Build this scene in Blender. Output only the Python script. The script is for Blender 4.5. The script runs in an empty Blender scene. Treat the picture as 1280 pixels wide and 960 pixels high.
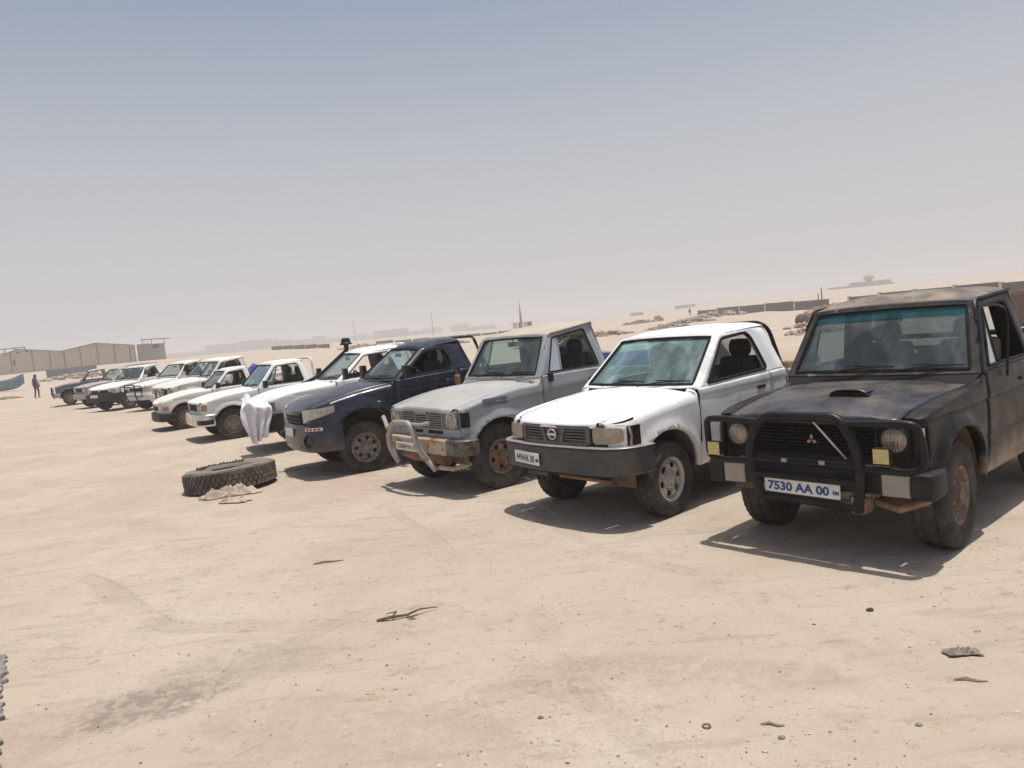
import bpy, bmesh, math, random
from mathutils import Vector, Matrix, noise
from types import SimpleNamespace as NS

R = math.radians
scene = bpy.context.scene
COL = scene.collection
rnd = random.Random(7)

# ------------------------------------------------------------------ camera
CAM_H, PITCH, ROLL = 1.9, 4.3, 5.6
cam_d = bpy.data.cameras.new("camera")
cam_d.sensor_width = 36.0
cam_d.lens = 36.0 * 961 / 1280
cam_d.clip_start, cam_d.clip_end = 0.05, 12000
cam = bpy.data.objects.new("camera", cam_d)
COL.objects.link(cam)
_f = Vector((0, math.cos(R(PITCH)), -math.sin(R(PITCH))))
_r = Vector((1, 0, 0)); _u = _r.cross(_f)
_R = _r * math.cos(R(ROLL)) - _u * math.sin(R(ROLL))
_U = _r * math.sin(R(ROLL)) + _u * math.cos(R(ROLL))
m = Matrix((( _R.x, _U.x, -_f.x, 0), (_R.y, _U.y, -_f.y, 0), (_R.z, _U.z, -_f.z, CAM_H), (0, 0, 0, 1)))
cam.matrix_world = m
scene.camera = cam

# ------------------------------------------------------------------ sky, sun, exposure
SUN_EL, SUN_AZ = 83.0, 12.0          # azimuth measured from +x towards +y: almost overhead, a little behind and to the right of the row
world = bpy.data.worlds.new("World"); scene.world = world
world.use_nodes = True
wn = world.node_tree
bg = wn.nodes["Background"]
sky = wn.nodes.new("ShaderNodeTexSky")
sky.sky_type = 'NISHITA'; sky.sun_disc = False
sky.sun_elevation = R(SUN_EL); sky.sun_rotation = R(90 - SUN_AZ)
sky.air_density = 1.0; sky.dust_density = 3.0; sky.ozone_density = 1.0; sky.altitude = 0
# a dust-laden sky: the same all the way round, paler towards the horizon
def wnode(typ, **kw):
    nd = wn.nodes.new(typ)
    for k, v in kw.items(): setattr(nd, k, v)
    return nd
scl = wnode('ShaderNodeVectorMath', operation='SCALE'); scl.inputs['Scale'].default_value = 0.102
wn.links.new(sky.outputs[0], scl.inputs[0])
geo = wnode('ShaderNodeTexCoord'); sep = wnode('ShaderNodeSeparateXYZ'); wn.links.new(geo.outputs['Generated'], sep.inputs[0])
mr = wnode('ShaderNodeMapRange', interpolation_type='SMOOTHERSTEP'); mr.inputs['From Min'].default_value = -0.12; mr.inputs['From Max'].default_value = 0.66
mr.inputs['To Min'].default_value = 1.0; mr.inputs['To Max'].default_value = 0.05
wn.links.new(sep.outputs[2], mr.inputs[0])
mxw = wnode('ShaderNodeMix', data_type='RGBA'); mxw.inputs[7].default_value = (.575, .57, .575, 1)
wn.links.new(mr.outputs[0], mxw.inputs[0]); wn.links.new(scl.outputs[0], mxw.inputs[6]); wn.links.new(mxw.outputs[2], bg.inputs[0])
bg.inputs[1].default_value = 1.0     # the sky texture itself is scaled to 0.102 above
sun_d = bpy.data.lights.new("sun", 'SUN'); sun_d.energy = 3.9; sun_d.angle = R(0.9); sun_d.color = (1.0, 0.965, 0.91)
sun = bpy.data.objects.new("sun", sun_d); COL.objects.link(sun)
sd = Vector((math.cos(R(SUN_EL)) * math.cos(R(SUN_AZ)), math.cos(R(SUN_EL)) * math.sin(R(SUN_AZ)), math.sin(R(SUN_EL))))
sun.rotation_euler = sd.to_track_quat('Z', 'Y').to_euler()
sun.location = sd * 60
vs = scene.view_settings
vs.view_transform = 'Standard'; vs.look = 'None'; vs.gamma = 1; vs.use_curve_mapping = False
vs.exposure = 0.06
scene.cycles.volume_bounces = 1
scene.cycles.max_bounces = 6
scene.cycles.diffuse_bounces = 3
scene.cycles.glossy_bounces = 2
scene.cycles.transparent_max_bounces = 16

# ------------------------------------------------------------------ mesh helpers
def lerp(a, b, t): return a + (b - a) * t
def clamp(t, a=0.0, b=1.0): return max(a, min(b, t))
def sstep(a, b, t):
    t = clamp((t - a) / (b - a)); return t * t * (3 - 2 * t)
def interp(pts, x):
    """smooth-ish piecewise interpolation through (x, value) pairs sorted by x"""
    if x <= pts[0][0]: return pts[0][1]
    if x >= pts[-1][0]: return pts[-1][1]
    for i in range(len(pts) - 1):
        if pts[i][0] <= x <= pts[i + 1][0]:
            x0, y0 = pts[i]; x1, y1 = pts[i + 1]
            xm, ym = pts[i - 1] if i > 0 else (2 * x0 - x1, 2 * y0 - y1)
            xp, yp = pts[i + 2] if i + 2 < len(pts) else (2 * x1 - x0, 2 * y1 - y0)
            h = x1 - x0; t = (x - x0) / h
            m0 = (y1 - ym) / (x1 - xm) * h; m1 = (yp - y0) / (xp - x0) * h
            return (2*t**3 - 3*t*t + 1) * y0 + (t**3 - 2*t*t + t) * m0 + (-2*t**3 + 3*t*t) * y1 + (t**3 - t*t) * m1

class MB:
    def __init__(s): s.v = []; s.f = []
    def add(s, vs, fs):
        o = len(s.v); s.v += [tuple(v) for v in vs]; s.f += [tuple(i + o for i in f) for f in fs]; return s
    def grid(s, rows, cu=False, cv=False):
        nu, nv = len(rows), len(rows[0]); o = len(s.v)
        for r in rows: s.v += [tuple(p) for p in r]
        for i in range(nu if cu else nu - 1):
            for j in range(nv if cv else nv - 1):
                i2, j2 = (i + 1) % nu, (j + 1) % nv
                s.f.append((o + i*nv + j, o + i2*nv + j, o + i2*nv + j2, o + i*nv + j2))
        return s
    def box(s, x0, x1, y0, y1, z0, z1):
        return s.add([(x0,y0,z0),(x1,y0,z0),(x1,y1,z0),(x0,y1,z0),(x0,y0,z1),(x1,y0,z1),(x1,y1,z1),(x0,y1,z1)],
              [(0,3,2,1),(4,5,6,7),(0,1,5,4),(1,2,6,5),(2,3,7,6),(3,0,4,7)])
    def poly(s, pts): return s.add(pts, [tuple(range(len(pts)))])
    def tube(s, pts, r, n=8, closed=False, caps=True):
        pts = [Vector(p) for p in pts]; N = len(pts); rows = []; prev = None
        for i, p in enumerate(pts):
            a = pts[(i - 1) % N] if (closed or i > 0) else p
            b = pts[(i + 1) % N] if (closed or i < N - 1) else p
            t = (b - a).normalized()
            if prev is None:
                ref = Vector((0, 0, 1)) if abs(t.z) < .9 else Vector((1, 0, 0)); n1 = t.cross(ref).normalized()
            else:
                n1 = prev - t * prev.dot(t); n1.normalize()
            prev = n1; n2 = t.cross(n1)
            rr = r[i] if isinstance(r, (list, tuple)) else r
            rows.append([p + n1 * math.cos(2*math.pi*k/n) * rr + n2 * math.sin(2*math.pi*k/n) * rr for k in range(n)])
        s.grid(rows, cu=closed, cv=True)
        if caps and not closed:
            o = len(s.v); s.v += [tuple(v) for v in rows[0]] + [tuple(v) for v in rows[-1]]
            s.f.append(tuple(o + k for k in range(n))); s.f.append(tuple(o + n + k for k in reversed(range(n))))
        return s
    def lathe(s, prof, n=32, axis='y', c=(0, 0, 0), a0=0, mod=None):
        """prof: (radius, along-axis)"""
        rows = []
        for k in range(n):
            a = 2 * math.pi * k / n + a0; row = []
            for i, (r, h) in enumerate(prof):
                if mod: r = mod(k, i, r)
                ca, sa = math.cos(a) * r, math.sin(a) * r
                row.append({'y': (c[0]+ca, c[1]+h, c[2]+sa), 'x': (c[0]+h, c[1]+ca, c[2]+sa), 'z': (c[0]+ca, c[1]+sa, c[2]+h)}[axis])
            rows.append(row)
        return s.grid(rows, cu=True)
    def prism(s, outline, axis, a, b):
        n = len(outline)
        def P(u, v, h): return {'x': (h, u, v), 'y': (u, h, v), 'z': (u, v, h)}[axis]
        return s.add([P(u, v, a) for u, v in outline] + [P(u, v, b) for u, v in outline],
              [tuple(range(n)), tuple(reversed(range(n, 2*n)))] + [(i, n + i, n + (i+1) % n, (i+1) % n) for i in range(n)])
    def mirror(s):
        o = MB(); o.v = [(x, -y, z) for x, y, z in s.v]; o.f = [tuple(reversed(f)) for f in s.f]; return o
    def moved(s, fn):
        o = MB(); o.v = [tuple(fn(Vector(v))) for v in s.v]; o.f = list(s.f); return o
    def mesh(s, name, smooth=True, angle=38, dent=0, recalc=True):
        me = bpy.data.meshes.new(name)
        vs_ = s.v
        if dent:
            out = []
            for v in vs_:
                p = Vector(v); d = noise.noise_vector(p * 2.7) * dent + noise.noise_vector(p * 7.1 + Vector((9, 3, 1))) * dent * .35
                out.append(p + d)
            vs_ = out
        me.from_pydata([tuple(v) for v in vs_], [], s.f)
        bm = bmesh.new(); bm.from_mesh(me)
        bmesh.ops.remove_doubles(bm, verts=bm.verts, dist=0.0002)
        bmesh.ops.dissolve_degenerate(bm, dist=0.0001, edges=bm.edges)
        if recalc: bmesh.ops.recalc_face_normals(bm, faces=bm.faces)
        bm.to_mesh(me); bm.free()
        if smooth:
            me.polygons.foreach_set('use_smooth', [True] * len(me.polygons)); me.set_sharp_from_angle(angle=R(angle))
        return me

def link(name, me, mat, parent=None, loc=None, rot=None, bevel=0, solid=0, bseg=2):
    o = bpy.data.objects.new(name, me)
    if mat and me and len(me.materials) == 0: me.materials.append(mat)
    COL.objects.link(o)
    if parent: o.parent = parent
    if loc: o.location = loc
    if rot: o.rotation_euler = rot
    if solid:
        md = o.modifiers.new('solid', 'SOLIDIFY'); md.thickness = solid; md.offset = 0
    if bevel:
        md = o.modifiers.new('bevel', 'BEVEL'); md.width = bevel; md.segments = bseg; md.limit_method = 'ANGLE'; md.angle_limit = R(40); md.harden_normals = False
    return o
def obj(name, mb, mat, parent=None, smooth=True, angle=38, dent=0, **kw):
    return link(name, mb.mesh(name, smooth, angle, dent), mat, parent, **kw)
def empty(name, loc=(0,0,0), rz=0, parent=None):
    o = bpy.data.objects.new(name, None); COL.objects.link(o); o.location = loc; o.rotation_euler = (0, 0, rz); o.empty_display_size = .3
    if parent: o.parent = parent
    return o
def tag(o, label, cat, group=None, kind=None):
    if label: o['label'] = label
    if cat: o['category'] = cat
    if group: o['group'] = group
    if kind: o['kind'] = kind
    return o
def copy_tree(o, parent=None):
    c = o.copy(); COL.objects.link(c); c.parent = parent
    for ch in list(o.children): copy_tree(ch, c)
    return c

# ------------------------------------------------------------------ materials
class NT:
    def __init__(s, name):
        s.m = bpy.data.materials.new(name); s.m.use_nodes = True; s.t = s.m.node_tree
        s.b = s.t.nodes['Principled BSDF']; s.out = s.t.nodes['Material Output']
        s.tc = s.n('ShaderNodeTexCoord'); s.co = s.tc.outputs['Object']
    def n(s, typ, **kw):
        nd = s.t.nodes.new(typ)
        for k, v in kw.items():
            if k.startswith('i_'): nd.inputs[k[2:].replace('_', ' ')].default_value = v
            else: setattr(nd, k, v)
        return nd
    def l(s, a, b): s.t.links.new(a, b)
    def noise(s, scale, detail=4, rough=.55, vec=None, dist=0):
        nd = s.n('ShaderNodeTexNoise', i_Scale=scale, i_Detail=detail, i_Roughness=rough, i_Distortion=dist)
        s.l(vec or s.co, nd.inputs['Vector']); return nd.outputs['Fac']
    def ramp(s, fac, a, b, va=0.0, vb=1.0):
        nd = s.n('ShaderNodeMapRange', i_From_Min=a, i_From_Max=b, i_To_Min=va, i_To_Max=vb); nd.interpolation_type = 'SMOOTHSTEP'
        s.l(fac, nd.inputs['Value']); return nd.outputs[0]
    def math(s, op, a, b=None):
        nd = s.n('ShaderNodeMath', operation=op)
        for i, v in enumerate((a, b)):
            if v is None: continue
            if isinstance(v, (int, float)): nd.inputs[i].default_value = v
            else: s.l(v, nd.inputs[i])
        return nd.outputs[0]
    def mix(s, fac, a, b):
        nd = s.n('ShaderNodeMix', data_type='RGBA')
        for sock, v in ((nd.inputs[0], fac), (nd.inputs[6], a), (nd.inputs[7], b)):
            if isinstance(v, (int, float)): sock.default_value = v
            elif isinstance(v, tuple): sock.default_value = (*v, 1) if len(v) == 3 else v
            else: s.l(v, sock)
        return nd.outputs[2]
    def up(s):
        g = s.n('ShaderNodeNewGeometry'); x = s.n('ShaderNodeSeparateXYZ'); s.l(g.outputs['Normal'], x.inputs[0]); return x.outputs[2]
    def z(s):
        x = s.n('ShaderNodeSeparateXYZ'); s.l(s.co, x.inputs[0]); return x.outputs[2]
    def bump(s, h, strength=.3, dist=.01):
        nd = s.n('ShaderNodeBump', i_Strength=strength, i_Distance=dist); s.l(h, nd.inputs['Height']); s.l(nd.outputs[0], s.b.inputs['Normal'])
    def fin(s, col=None, rough=None, metal=None, spec=None):
        for nm, v in (('Base Color', col), ('Roughness', rough), ('Metallic', metal), ('Specular IOR Level', spec)):
            if v is None: continue
            if isinstance(v, (int, float)): s.b.inputs[nm].default_value = v
            elif isinstance(v, tuple): s.b.inputs[nm].default_value = (*v, 1)
            else: s.l(v, s.b.inputs[nm])
        return s.m

DUST = (.52, .42, .32)
RUST = (.17, .075, .035)
def paint(name, col, col2=None, patch=.0, dust=.45, rust=.0, rough=.45, low=.5, seed=0.0, metal=0.0, lowz=(1.05, .5), spec=.45):
    """old car paint: patchy repaint, dust film on top, road dirt along the sills, rust blooms, scratches"""
    t = NT(name)
    mp = t.n('ShaderNodeMapping'); mp.inputs['Location'].default_value = (seed, seed * 1.7, -seed); t.l(t.co, mp.inputs[0]); v = mp.outputs[0]
    c = t.mix(t.ramp(t.noise(1.7, 5, .6, v), .3, .75), col, tuple(x * .82 for x in col))
    if col2:
        c = t.mix(t.math('MULTIPLY', t.ramp(t.noise(2.6, 6, .62, v, .6), .56, .62), patch), c, col2)
    # fine scratches
    st = t.n('ShaderNodeMapping'); st.inputs['Scale'].default_value = (3, 3, 42); t.l(v, st.inputs[0])
    c = t.mix(t.math('MULTIPLY', t.ramp(t.noise(2.2, 3, .6, st.outputs[0]), .66, .72), .22), c, tuple(min(1, x + .18) for x in col))
    if rust > 0:
        rm = t.ramp(t.noise(4.3, 8, .7, v, .4), .74 - rust * .25, .78 - rust * .25)
        c = t.mix(rm, c, t.mix(t.noise(30, 3, .6, v), RUST, (.30, .15, .07)))
    du = t.math('MULTIPLY', t.ramp(t.up(), .35, .95), t.ramp(t.noise(3.1, 6, .65, v), .25, .8))
    du = t.math('MULTIPLY', du, dust)
    lo = t.math('MULTIPLY', t.ramp(t.math('ADD', t.z(), t.math('MULTIPLY', t.noise(5, 5, .65, v), .5)), lowz[0], lowz[1]), low)
    film = t.math('MULTIPLY', t.ramp(t.noise(9, 6, .7, v), .35, .75), dust * .35)
    f = t.math('MAXIMUM', t.math('MAXIMUM', du, lo), film)
    c = t.mix(f, c, DUST)
    rg = t.math('ADD', t.math('MULTIPLY', f, .45), t.ramp(t.noise(6, 4, .6, v), .2, .8, rough - .08, rough + .12))
    t.bump(t.noise(55, 4, .6, v), .06, .004)
    return t.fin(c, rg, metal, spec)
def plain(name, col, rough=.6, var=.25, scale=8, dust=0.0, metal=0.0, bump=0.0, spec=.4, dustcol=DUST):
    t = NT(name)
    c = t.mix(t.ramp(t.noise(scale, 5, .65), .3, .7), tuple(x * (1 - var) for x in col), tuple(min(1, x * (1 + var * .6)) for x in col))
    if dust:
        d = t.math('MULTIPLY', t.ramp(t.noise(scale * .6, 6, .7), .3, .75), dust)
        d2 = t.math('MULTIPLY', t.ramp(t.up(), .2, .9), dust)
        c = t.mix(t.math('MAXIMUM', d, d2), c, dustcol)
    if bump: t.bump(t.noise(scale * 5, 5, .6), bump, .01)
    return t.fin(c, rough, metal, spec)
def rusty(name, col, amount=.5, seed=0, rough=.7, metal=.0, c2=(.30, .14, .06), dust=.35):
    t = NT(name)
    mp = t.n('ShaderNodeMapping'); mp.inputs['Location'].default_value = (seed, seed, seed); t.l(t.co, mp.inputs[0]); v = mp.outputs[0]
    r = t.ramp(t.noise(7, 7, .7, v, .4), .68 - amount * .4, .76 - amount * .4)
    c = t.mix(r, col, t.mix(t.noise(26, 4, .6, v), RUST, c2))
    d = t.math('MULTIPLY', t.ramp(t.noise(11, 6, .7, v), .4, .7), dust)
    c = t.mix(d, c, DUST)
    t.bump(t.noise(60, 5, .65, v), .25, .004)
    return t.fin(c, t.math('ADD', t.math('MULTIPLY', r, .2), rough - .1), metal, .35)
def glass(name, tint, film=.12, filmcol=(.5, .52, .5), gloss=.9, wiped=None):
    """thin dusty car glass: tinted see-through, mirror by fresnel, a film of dust"""
    t = NT(name)
    t.t.nodes.remove(t.b)
    tr = t.n('ShaderNodeBsdfTransparent'); tr.inputs[0].default_value = (*tint, 1)
    gl = t.n('ShaderNodeBsdfGlossy'); gl.inputs['Roughness'].default_value = .04
    df = t.n('ShaderNodeBsdfDiffuse'); df.inputs[0].default_value = (*filmcol, 1)
    fr = t.n('ShaderNodeFresnel'); fr.inputs[0].default_value = 1.5
    m1 = t.n('ShaderNodeMixShader'); t.l(t.math('MULTIPLY', fr.outputs[0], gloss), m1.inputs[0]); t.l(tr.outputs[0], m1.inputs[1]); t.l(gl.outputs[0], m1.inputs[2])
    m2 = t.n('ShaderNodeMixShader')
    st = t.n('ShaderNodeMapping'); st.inputs['Scale'].default_value = (1, 1.6, .5); t.l(t.co, st.inputs[0])
    fac = t.math('MULTIPLY', t.ramp(t.noise(2.4, 6, .65, st.outputs[0]), .25, .8, .35, 1.35), film)
    if wiped:
        sp = t.n('ShaderNodeSeparateXYZ'); t.l(t.co, sp.inputs[0])
        for py in (-.38, .12):
            dy = t.math('SUBTRACT', sp.outputs[1], py); dz = t.math('MULTIPLY', t.math('SUBTRACT', sp.outputs[2], wiped), 1.15)
            rr = t.math('SQRT', t.math('ADD', t.math('MULTIPLY', dy, dy), t.math('MULTIPLY', dz, dz)))
            band = t.math('MULTIPLY', t.ramp(rr, .50, .47), t.ramp(rr, .10, .14))
            fac = t.math('MULTIPLY', fac, t.math('SUBTRACT', 1.0, t.math('MULTIPLY', band, .35)))
        fac = t.math('ADD', fac, t.math('MULTIPLY', t.ramp(t.noise(24, 5, .7), .62, .7), .12))
    t.l(fac, m2.inputs[0]); t.l(m1.outputs[0], m2.inputs[1]); t.l(df.outputs[0], m2.inputs[2])
    t.l(m2.outputs[0], t.out.inputs[0])
    return t.m

M = {}
M['rubber'] = plain('tyre_rubber', (.026, .025, .025), .85, .25, 9, dust=.34, bump=.25, spec=.2, dustcol=(.22, .19, .155))
M['black'] = plain('black_plastic', (.013, .013, .015), .5, .3, 7, dust=.05, spec=.2)
M['blacktube'] = plain('black_painted_tube', (.006, .006, .008), .4, .3, 14, dust=.03, spec=.22)
M['seal'] = plain('rubber_seal', (.009, .009, .010), .75, .2, 12, dust=.05, spec=.12)
M['under'] = plain('underbody', (.022, .019, .016), .9, .35, 5, dust=.3, bump=.3, dustcol=(.22, .16, .11))
M['well'] = plain('wheel_well_dirt', (.10, .07, .05), .95, .4, 6, dust=.5, bump=.4, dustcol=(.30, .22, .15))
M['interior'] = plain('interior_trim', (.045, .045, .048), .75, .3, 4, dust=.12)
M['seat'] = plain('seat_cloth', (.06, .058, .06), .9, .3, 10, dust=.1, bump=.2)
M['seattan'] = plain('seat_tan_cloth', (.26, .20, .15), .9, .25, 10, bump=.2)
M['glassclear'] = glass('side_glass', (.80, .86, .84), .10, (.42, .42, .38))
M['glassteal'] = glass('teal_windshield', (.34, .58, .58), .56, (.36, .49, .485), .9, 1.14)
M['glassdark'] = glass('dusty_windshield', (.20, .25, .26), .56, (.185, .215, .23), .9, 1.2)
M['glassband'] = glass('teal_sun_band', (.12, .36, .40), .42, (.06, .19, .22), .6)
M['glassgrey'] = glass('grey_windshield', (.42, .55, .55), .30, (.30, .36, .35), .9, 1.22)
M['lamp'] = plain('lamp_lens', (.33, .27, .20), .18, .35, 9, dust=.35, spec=.6)
def lens(name, col, dust):
    t = NT(name)
    c = t.mix(t.ramp(t.noise(7, 5, .6), .35, .7), col, tuple(x * .62 for x in col))
    c = t.mix(t.math('MULTIPLY', t.ramp(t.noise(13, 6, .7), .45, .75), dust), c, DUST)
    wv = t.n('ShaderNodeTexWave', i_Scale=14.0, i_Distortion=.4); wv.bands_direction = 'Y'; t.l(t.co, wv.inputs['Vector'])
    t.bump(wv.outputs['Fac'], .35, .01)
    t.b.inputs['Coat Weight'].default_value = .8; t.b.inputs['Coat Roughness'].default_value = .08
    return t.fin(c, .25, .25, .6)
M['lamp'] = lens('yellowed_lens', (.36, .30, .23), .35)
M['lampclear'] = lens('clear_lens', (.47, .45, .40), .25)
M['lampplain'] = plain('lamp_clear', (.50, .49, .44), .15, .3, 14, dust=.35, spec=.7)
M['reflector'] = plain('lamp_reflector', (.62, .60, .56), .25, .2, 10, dust=.35, metal=.6)
M['amber'] = plain('amber_lens', (.27, .16, .10), .3, .3, 12, dust=.4)
M['led'] = plain('led_lens', (.62, .50, .20), .25, .15, 30, dust=.1)
M['plate'] = plain('plate_white', (.74, .74, .72), .45, .12, 9, dust=.22)
M['blue'] = plain('plate_blue', (.03, .06, .26), .5, .1, 20)
M['darkprint'] = plain('plate_dark', (.04, .045, .06), .5, .1, 20)
M['chrome'] = plain('worn_chrome', (.62, .61, .58), .28, .25, 6, dust=.3, metal=.75)
M['alloy'] = rusty('worn_silver_wheel', (.46, .44, .41), .28, 2, .55, .3, dust=.45)
M['steelrust'] = rusty('rusty_steel_wheel', (.17, .14, .12), .50, 5, .8, dust=.40, c2=(.17, .10, .065))
M['steelgrey'] = rusty('dusty_grey_wheel', (.17, .155, .14), .2, 9, .7, dust=.4)
M['hubdark'] = rusty('rusty_hub', (.10, .075, .055), .7, 3, .85, dust=.3)
M['silverbump'] = rusty('scuffed_bumper_panel', (.30, .285, .265), .08, 4, .5, .25, dust=.35)
M['barepanel'] = rusty('rusty_bare_panel', (.40, .31, .22), .45, 8, .8, dust=.4)
M['red'] = plain('red_plastic', (.42, .03, .03), .4, .2, 9, dust=.15)
M['sticker'] = plain('sticker_white', (.72, .70, .68), .5, .1, 9)

# ------------------------------------------------------------------ wheels
def tyre_mesh(Rt, tw, rr, chunky=.008, n=80):
    h = tw / 2
    prof = [(rr - .005, -h * .72), (rr + .015, -h * .84), (lerp(rr, Rt, .45), -h), (lerp(rr, Rt, .78), -h * .97), (Rt - .012, -h * .86), (Rt, -h * .74),
            (Rt + .002, -h * .40), (Rt - .010, -h * .36), (Rt - .010, -h * .30), (Rt + .003, -h * .26), (Rt + .003, h * .26), (Rt - .010, h * .30), (Rt - .010, h * .36),
            (Rt + .002, h * .40), (Rt, h * .74), (Rt - .012, h * .86), (lerp(rr, Rt, .78), h * .97), (lerp(rr, Rt, .62), h * 1.0), (lerp(rr, Rt, .60), h * .985), (lerp(rr, Rt, .45), h), (lerp(rr, Rt, .2), h * .95), (rr + .015, h * .84), (rr + .012, h * .80), (rr - .005, h * .72)]
    def mod(k, i, r):
        if 4 <= i <= 15 and (k + (1 if i > 9 else 0)) % 2 == 0 and i not in (7, 8, 11, 12): return r - chunky
        return r
    return MB().lathe(prof, n, 'y', mod=mod).mesh('tyre', True, 30)

def rim_mesh(rr, tw, n=6, hc=.62, hw=.5, hh=.16, sq=2.4, dish=.05, hubr=.055, hubl=.05, lugs=6):
    """hc: hole centre radius / rr; hw: share of the sector filled; hh: half height / rr"""
    mb = MB(); y0 = tw * .42; r2 = rr * (hc + hh + .07); r1 = rr * max(hc - hh - .07, .2); yd = y0 - dish
    mb.lathe([(rr - .004, y0 - .03), (rr + .010, y0 - .006), (rr + .010, y0), (rr - .002, y0 + .004), (rr - .012, y0 - .004), (rr - .02, y0 - .03), (r2 + .006, yd - .004), (r2, yd)], 48)
    mb.lathe([(rr - .02, y0 - .03), (rr - .03, -tw * .4)], 48)
    def yr_(r): return yd + .018 * math.sin(math.pi * clamp((r2 - r) / (r2 - r1)))
    K = 24
    for i in range(n):
        a0 = 2 * math.pi * i / n; sec = 2 * math.pi / n; outer = []; inner = []
        for k in range(K):
            a = 2 * math.pi * k / K; c, s_ = math.cos(a), math.sin(a)
            mx = max(abs(c), abs(s_)); u, v = c / mx, s_ / mx
            ao, ro = a0 + u * sec / 2, (r1 + r2) / 2 + v * (r2 - r1) / 2
            e = sq; q = (abs(c) ** e + abs(s_) ** e) ** (-1 / e)
            ai, ri = a0 + c * q * sec / 2 * hw, rr * hc + s_ * q * rr * hh
            outer.append((ro * math.cos(ao), yr_(ro), ro * math.sin(ao)))
            inner.append((ri * math.cos(ai), yr_(ri), ri * math.sin(ai)))
        deep = [(x, y - .014, z) for x, y, z in inner]
        mb.grid([outer, inner, deep], cv=True)
    mb.lathe([(r1, yd), (hubr + .03, yd + .006), (hubr + .022, yd + .012), (hubr, yd + .014), (hubr * .92, yd + hubl), (hubr * .7, yd + hubl + .006), (.001, yd + hubl + .007)], 32)
    for i in range(lugs):
        a = 2 * math.pi * (i + .5) / lugs; q = max(hubr + .012, r1 - .012)
        mb.lathe([(.011, yd), (.011, yd + .022), (.001, yd + .024)], 8, 'y', (q * math.cos(a), 0, q * math.sin(a)))
    return mb.mesh('wheel', True, 35)
def brake_mesh(rr, tw): return MB().lathe([(.001, tw * .1), (rr * .82, tw * .1), (rr * .86, tw * .05), (rr * .86, -tw * .4), (.001, -tw * .42)], 24).mesh('brake_drum')

WHEELS = {}
def wheel(kind, parent, x, y, z, side, steer=0.0, spin=0.0):
    me_r, me_t, me_b, mr = WHEELS[kind]
    w = link('wheel', me_r, mr, parent, (x, y, z), (0, spin, 0))
    w.rotation_mode = 'YXZ'
    w.rotation_euler = (0, spin, (0 if side > 0 else math.pi) + steer)
    link('tyre', me_t, M['rubber'], w); link('brake_drum', me_b, M['under'], w)
    return w
def wheel_kind(key, Rt, tw, rr, mr, chunky=.008, **kw):
    WHEELS[key] = (rim_mesh(rr, tw, **kw), tyre_mesh(Rt, tw, rr, chunky), brake_mesh(rr, tw), mr)

# ------------------------------------------------------------------ generic pickup
def rpoly(pts, rad, seg=5, sub=6):
    """closed polygon with rounded corners, equal point counts for equal corner counts"""
    out = []; n = len(pts)
    for i in range(n):
        p = Vector(pts[i]); a = Vector(pts[i - 1]); b = Vector(pts[(i + 1) % n])
        r = rad[i] if isinstance(rad, (list, tuple)) else rad
        d1 = (a - p).normalized(); d2 = (b - p).normalized()
        p1 = p + d1 * r; p2 = p + d2 * r
        for k in range(seg + 1):
            t = k / seg; out.append(p1 * (1-t)**2 + p * 2*t*(1-t) + p2 * t*t)
        nr = rad[(i+1) % n] if isinstance(rad, (list, tuple)) else rad
        q = b + (p - b).normalized() * nr
        for k in range(1, sub): out.append(p2.lerp(q, k / sub))
    return out

DEF = dict(w=.80, Rt=.36, tw=.21, tk=.69, wb=2.6, xh=.6, bow=.03, rc=.08, xf=.5, hcrown=.03, rs=.05, zs=.40, ra=.46, ra_z=0.0,
    flare=.012, flw=.07, barrel=.035, zcr=None, crd=.006, dome=.05, crown=.02, wsbow=.06, wsm=.05, wrad=(.03,.06,.06,.04), steer=0, tilt=(0,0),
    zfp0=.60, rail=False, gut=None, rearwin=True, hoodroll=.05, lean=.0, zbed=None, glass='glassteal', bedflare=.0, vent=None, sideglass=True, seattan=False, fullbed=True, dent=.004, mirror=None)

def plan_pts(P):
    """front outline in plan from the centre to the left side, then back along it"""
    pts = []; yc = P.w - P.rc
    for i in range(13):
        y = yc * i / 12; pts.append((P.xh - P.bow * (y / P.w) ** 2, y))
    x0 = pts[-1][0]
    for i in range(1, 11):
        a = math.pi / 2 * i / 10; pts.append((x0 - P.rc + P.rc * math.cos(a), yc + P.rc * math.sin(a)))
    pts.append((x0 - P.rc - .2, P.w)); pts.append((x0 - P.rc - .6, P.w))
    return pts
class Plan:
    def __init__(s, P):
        s.p = [Vector(q) for q in plan_pts(P)]; s.s = [0]
        for i in range(1, len(s.p)): s.s.append(s.s[-1] + (s.p[i] - s.p[i-1]).length)
        s.P = P
    def at(s, u, off=0.0):
        sg = 1 if u >= 0 else -1; a = abs(u)
        for i in range(1, len(s.s)):
            if a <= s.s[i] or i == len(s.s) - 1:
                t = clamp((a - s.s[i-1]) / (s.s[i] - s.s[i-1])); q = s.p[i-1].lerp(s.p[i], t)
                d = (s.p[min(i+1, len(s.p)-1)] - s.p[max(i-2, 0)]).normalized(); n = Vector((d.y, -d.x)) * 1
                q = q + n * off * (1 if n.dot(Vector((1, .3))) > 0 else -1)
                return q.x, q.y * sg
    def side_y(s, x):
        """half width of the plan outline at x"""
        ps = s.p
        for i in range(12, len(ps) - 1):
            if ps[i+1].x <= x <= ps[i].x:
                t = (ps[i].x - x) / max(1e-6, ps[i].x - ps[i+1].x); return lerp(ps[i].y, ps[i+1].y, t)
        return s.P.w if x < ps[-1].x else ps[12].y

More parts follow.
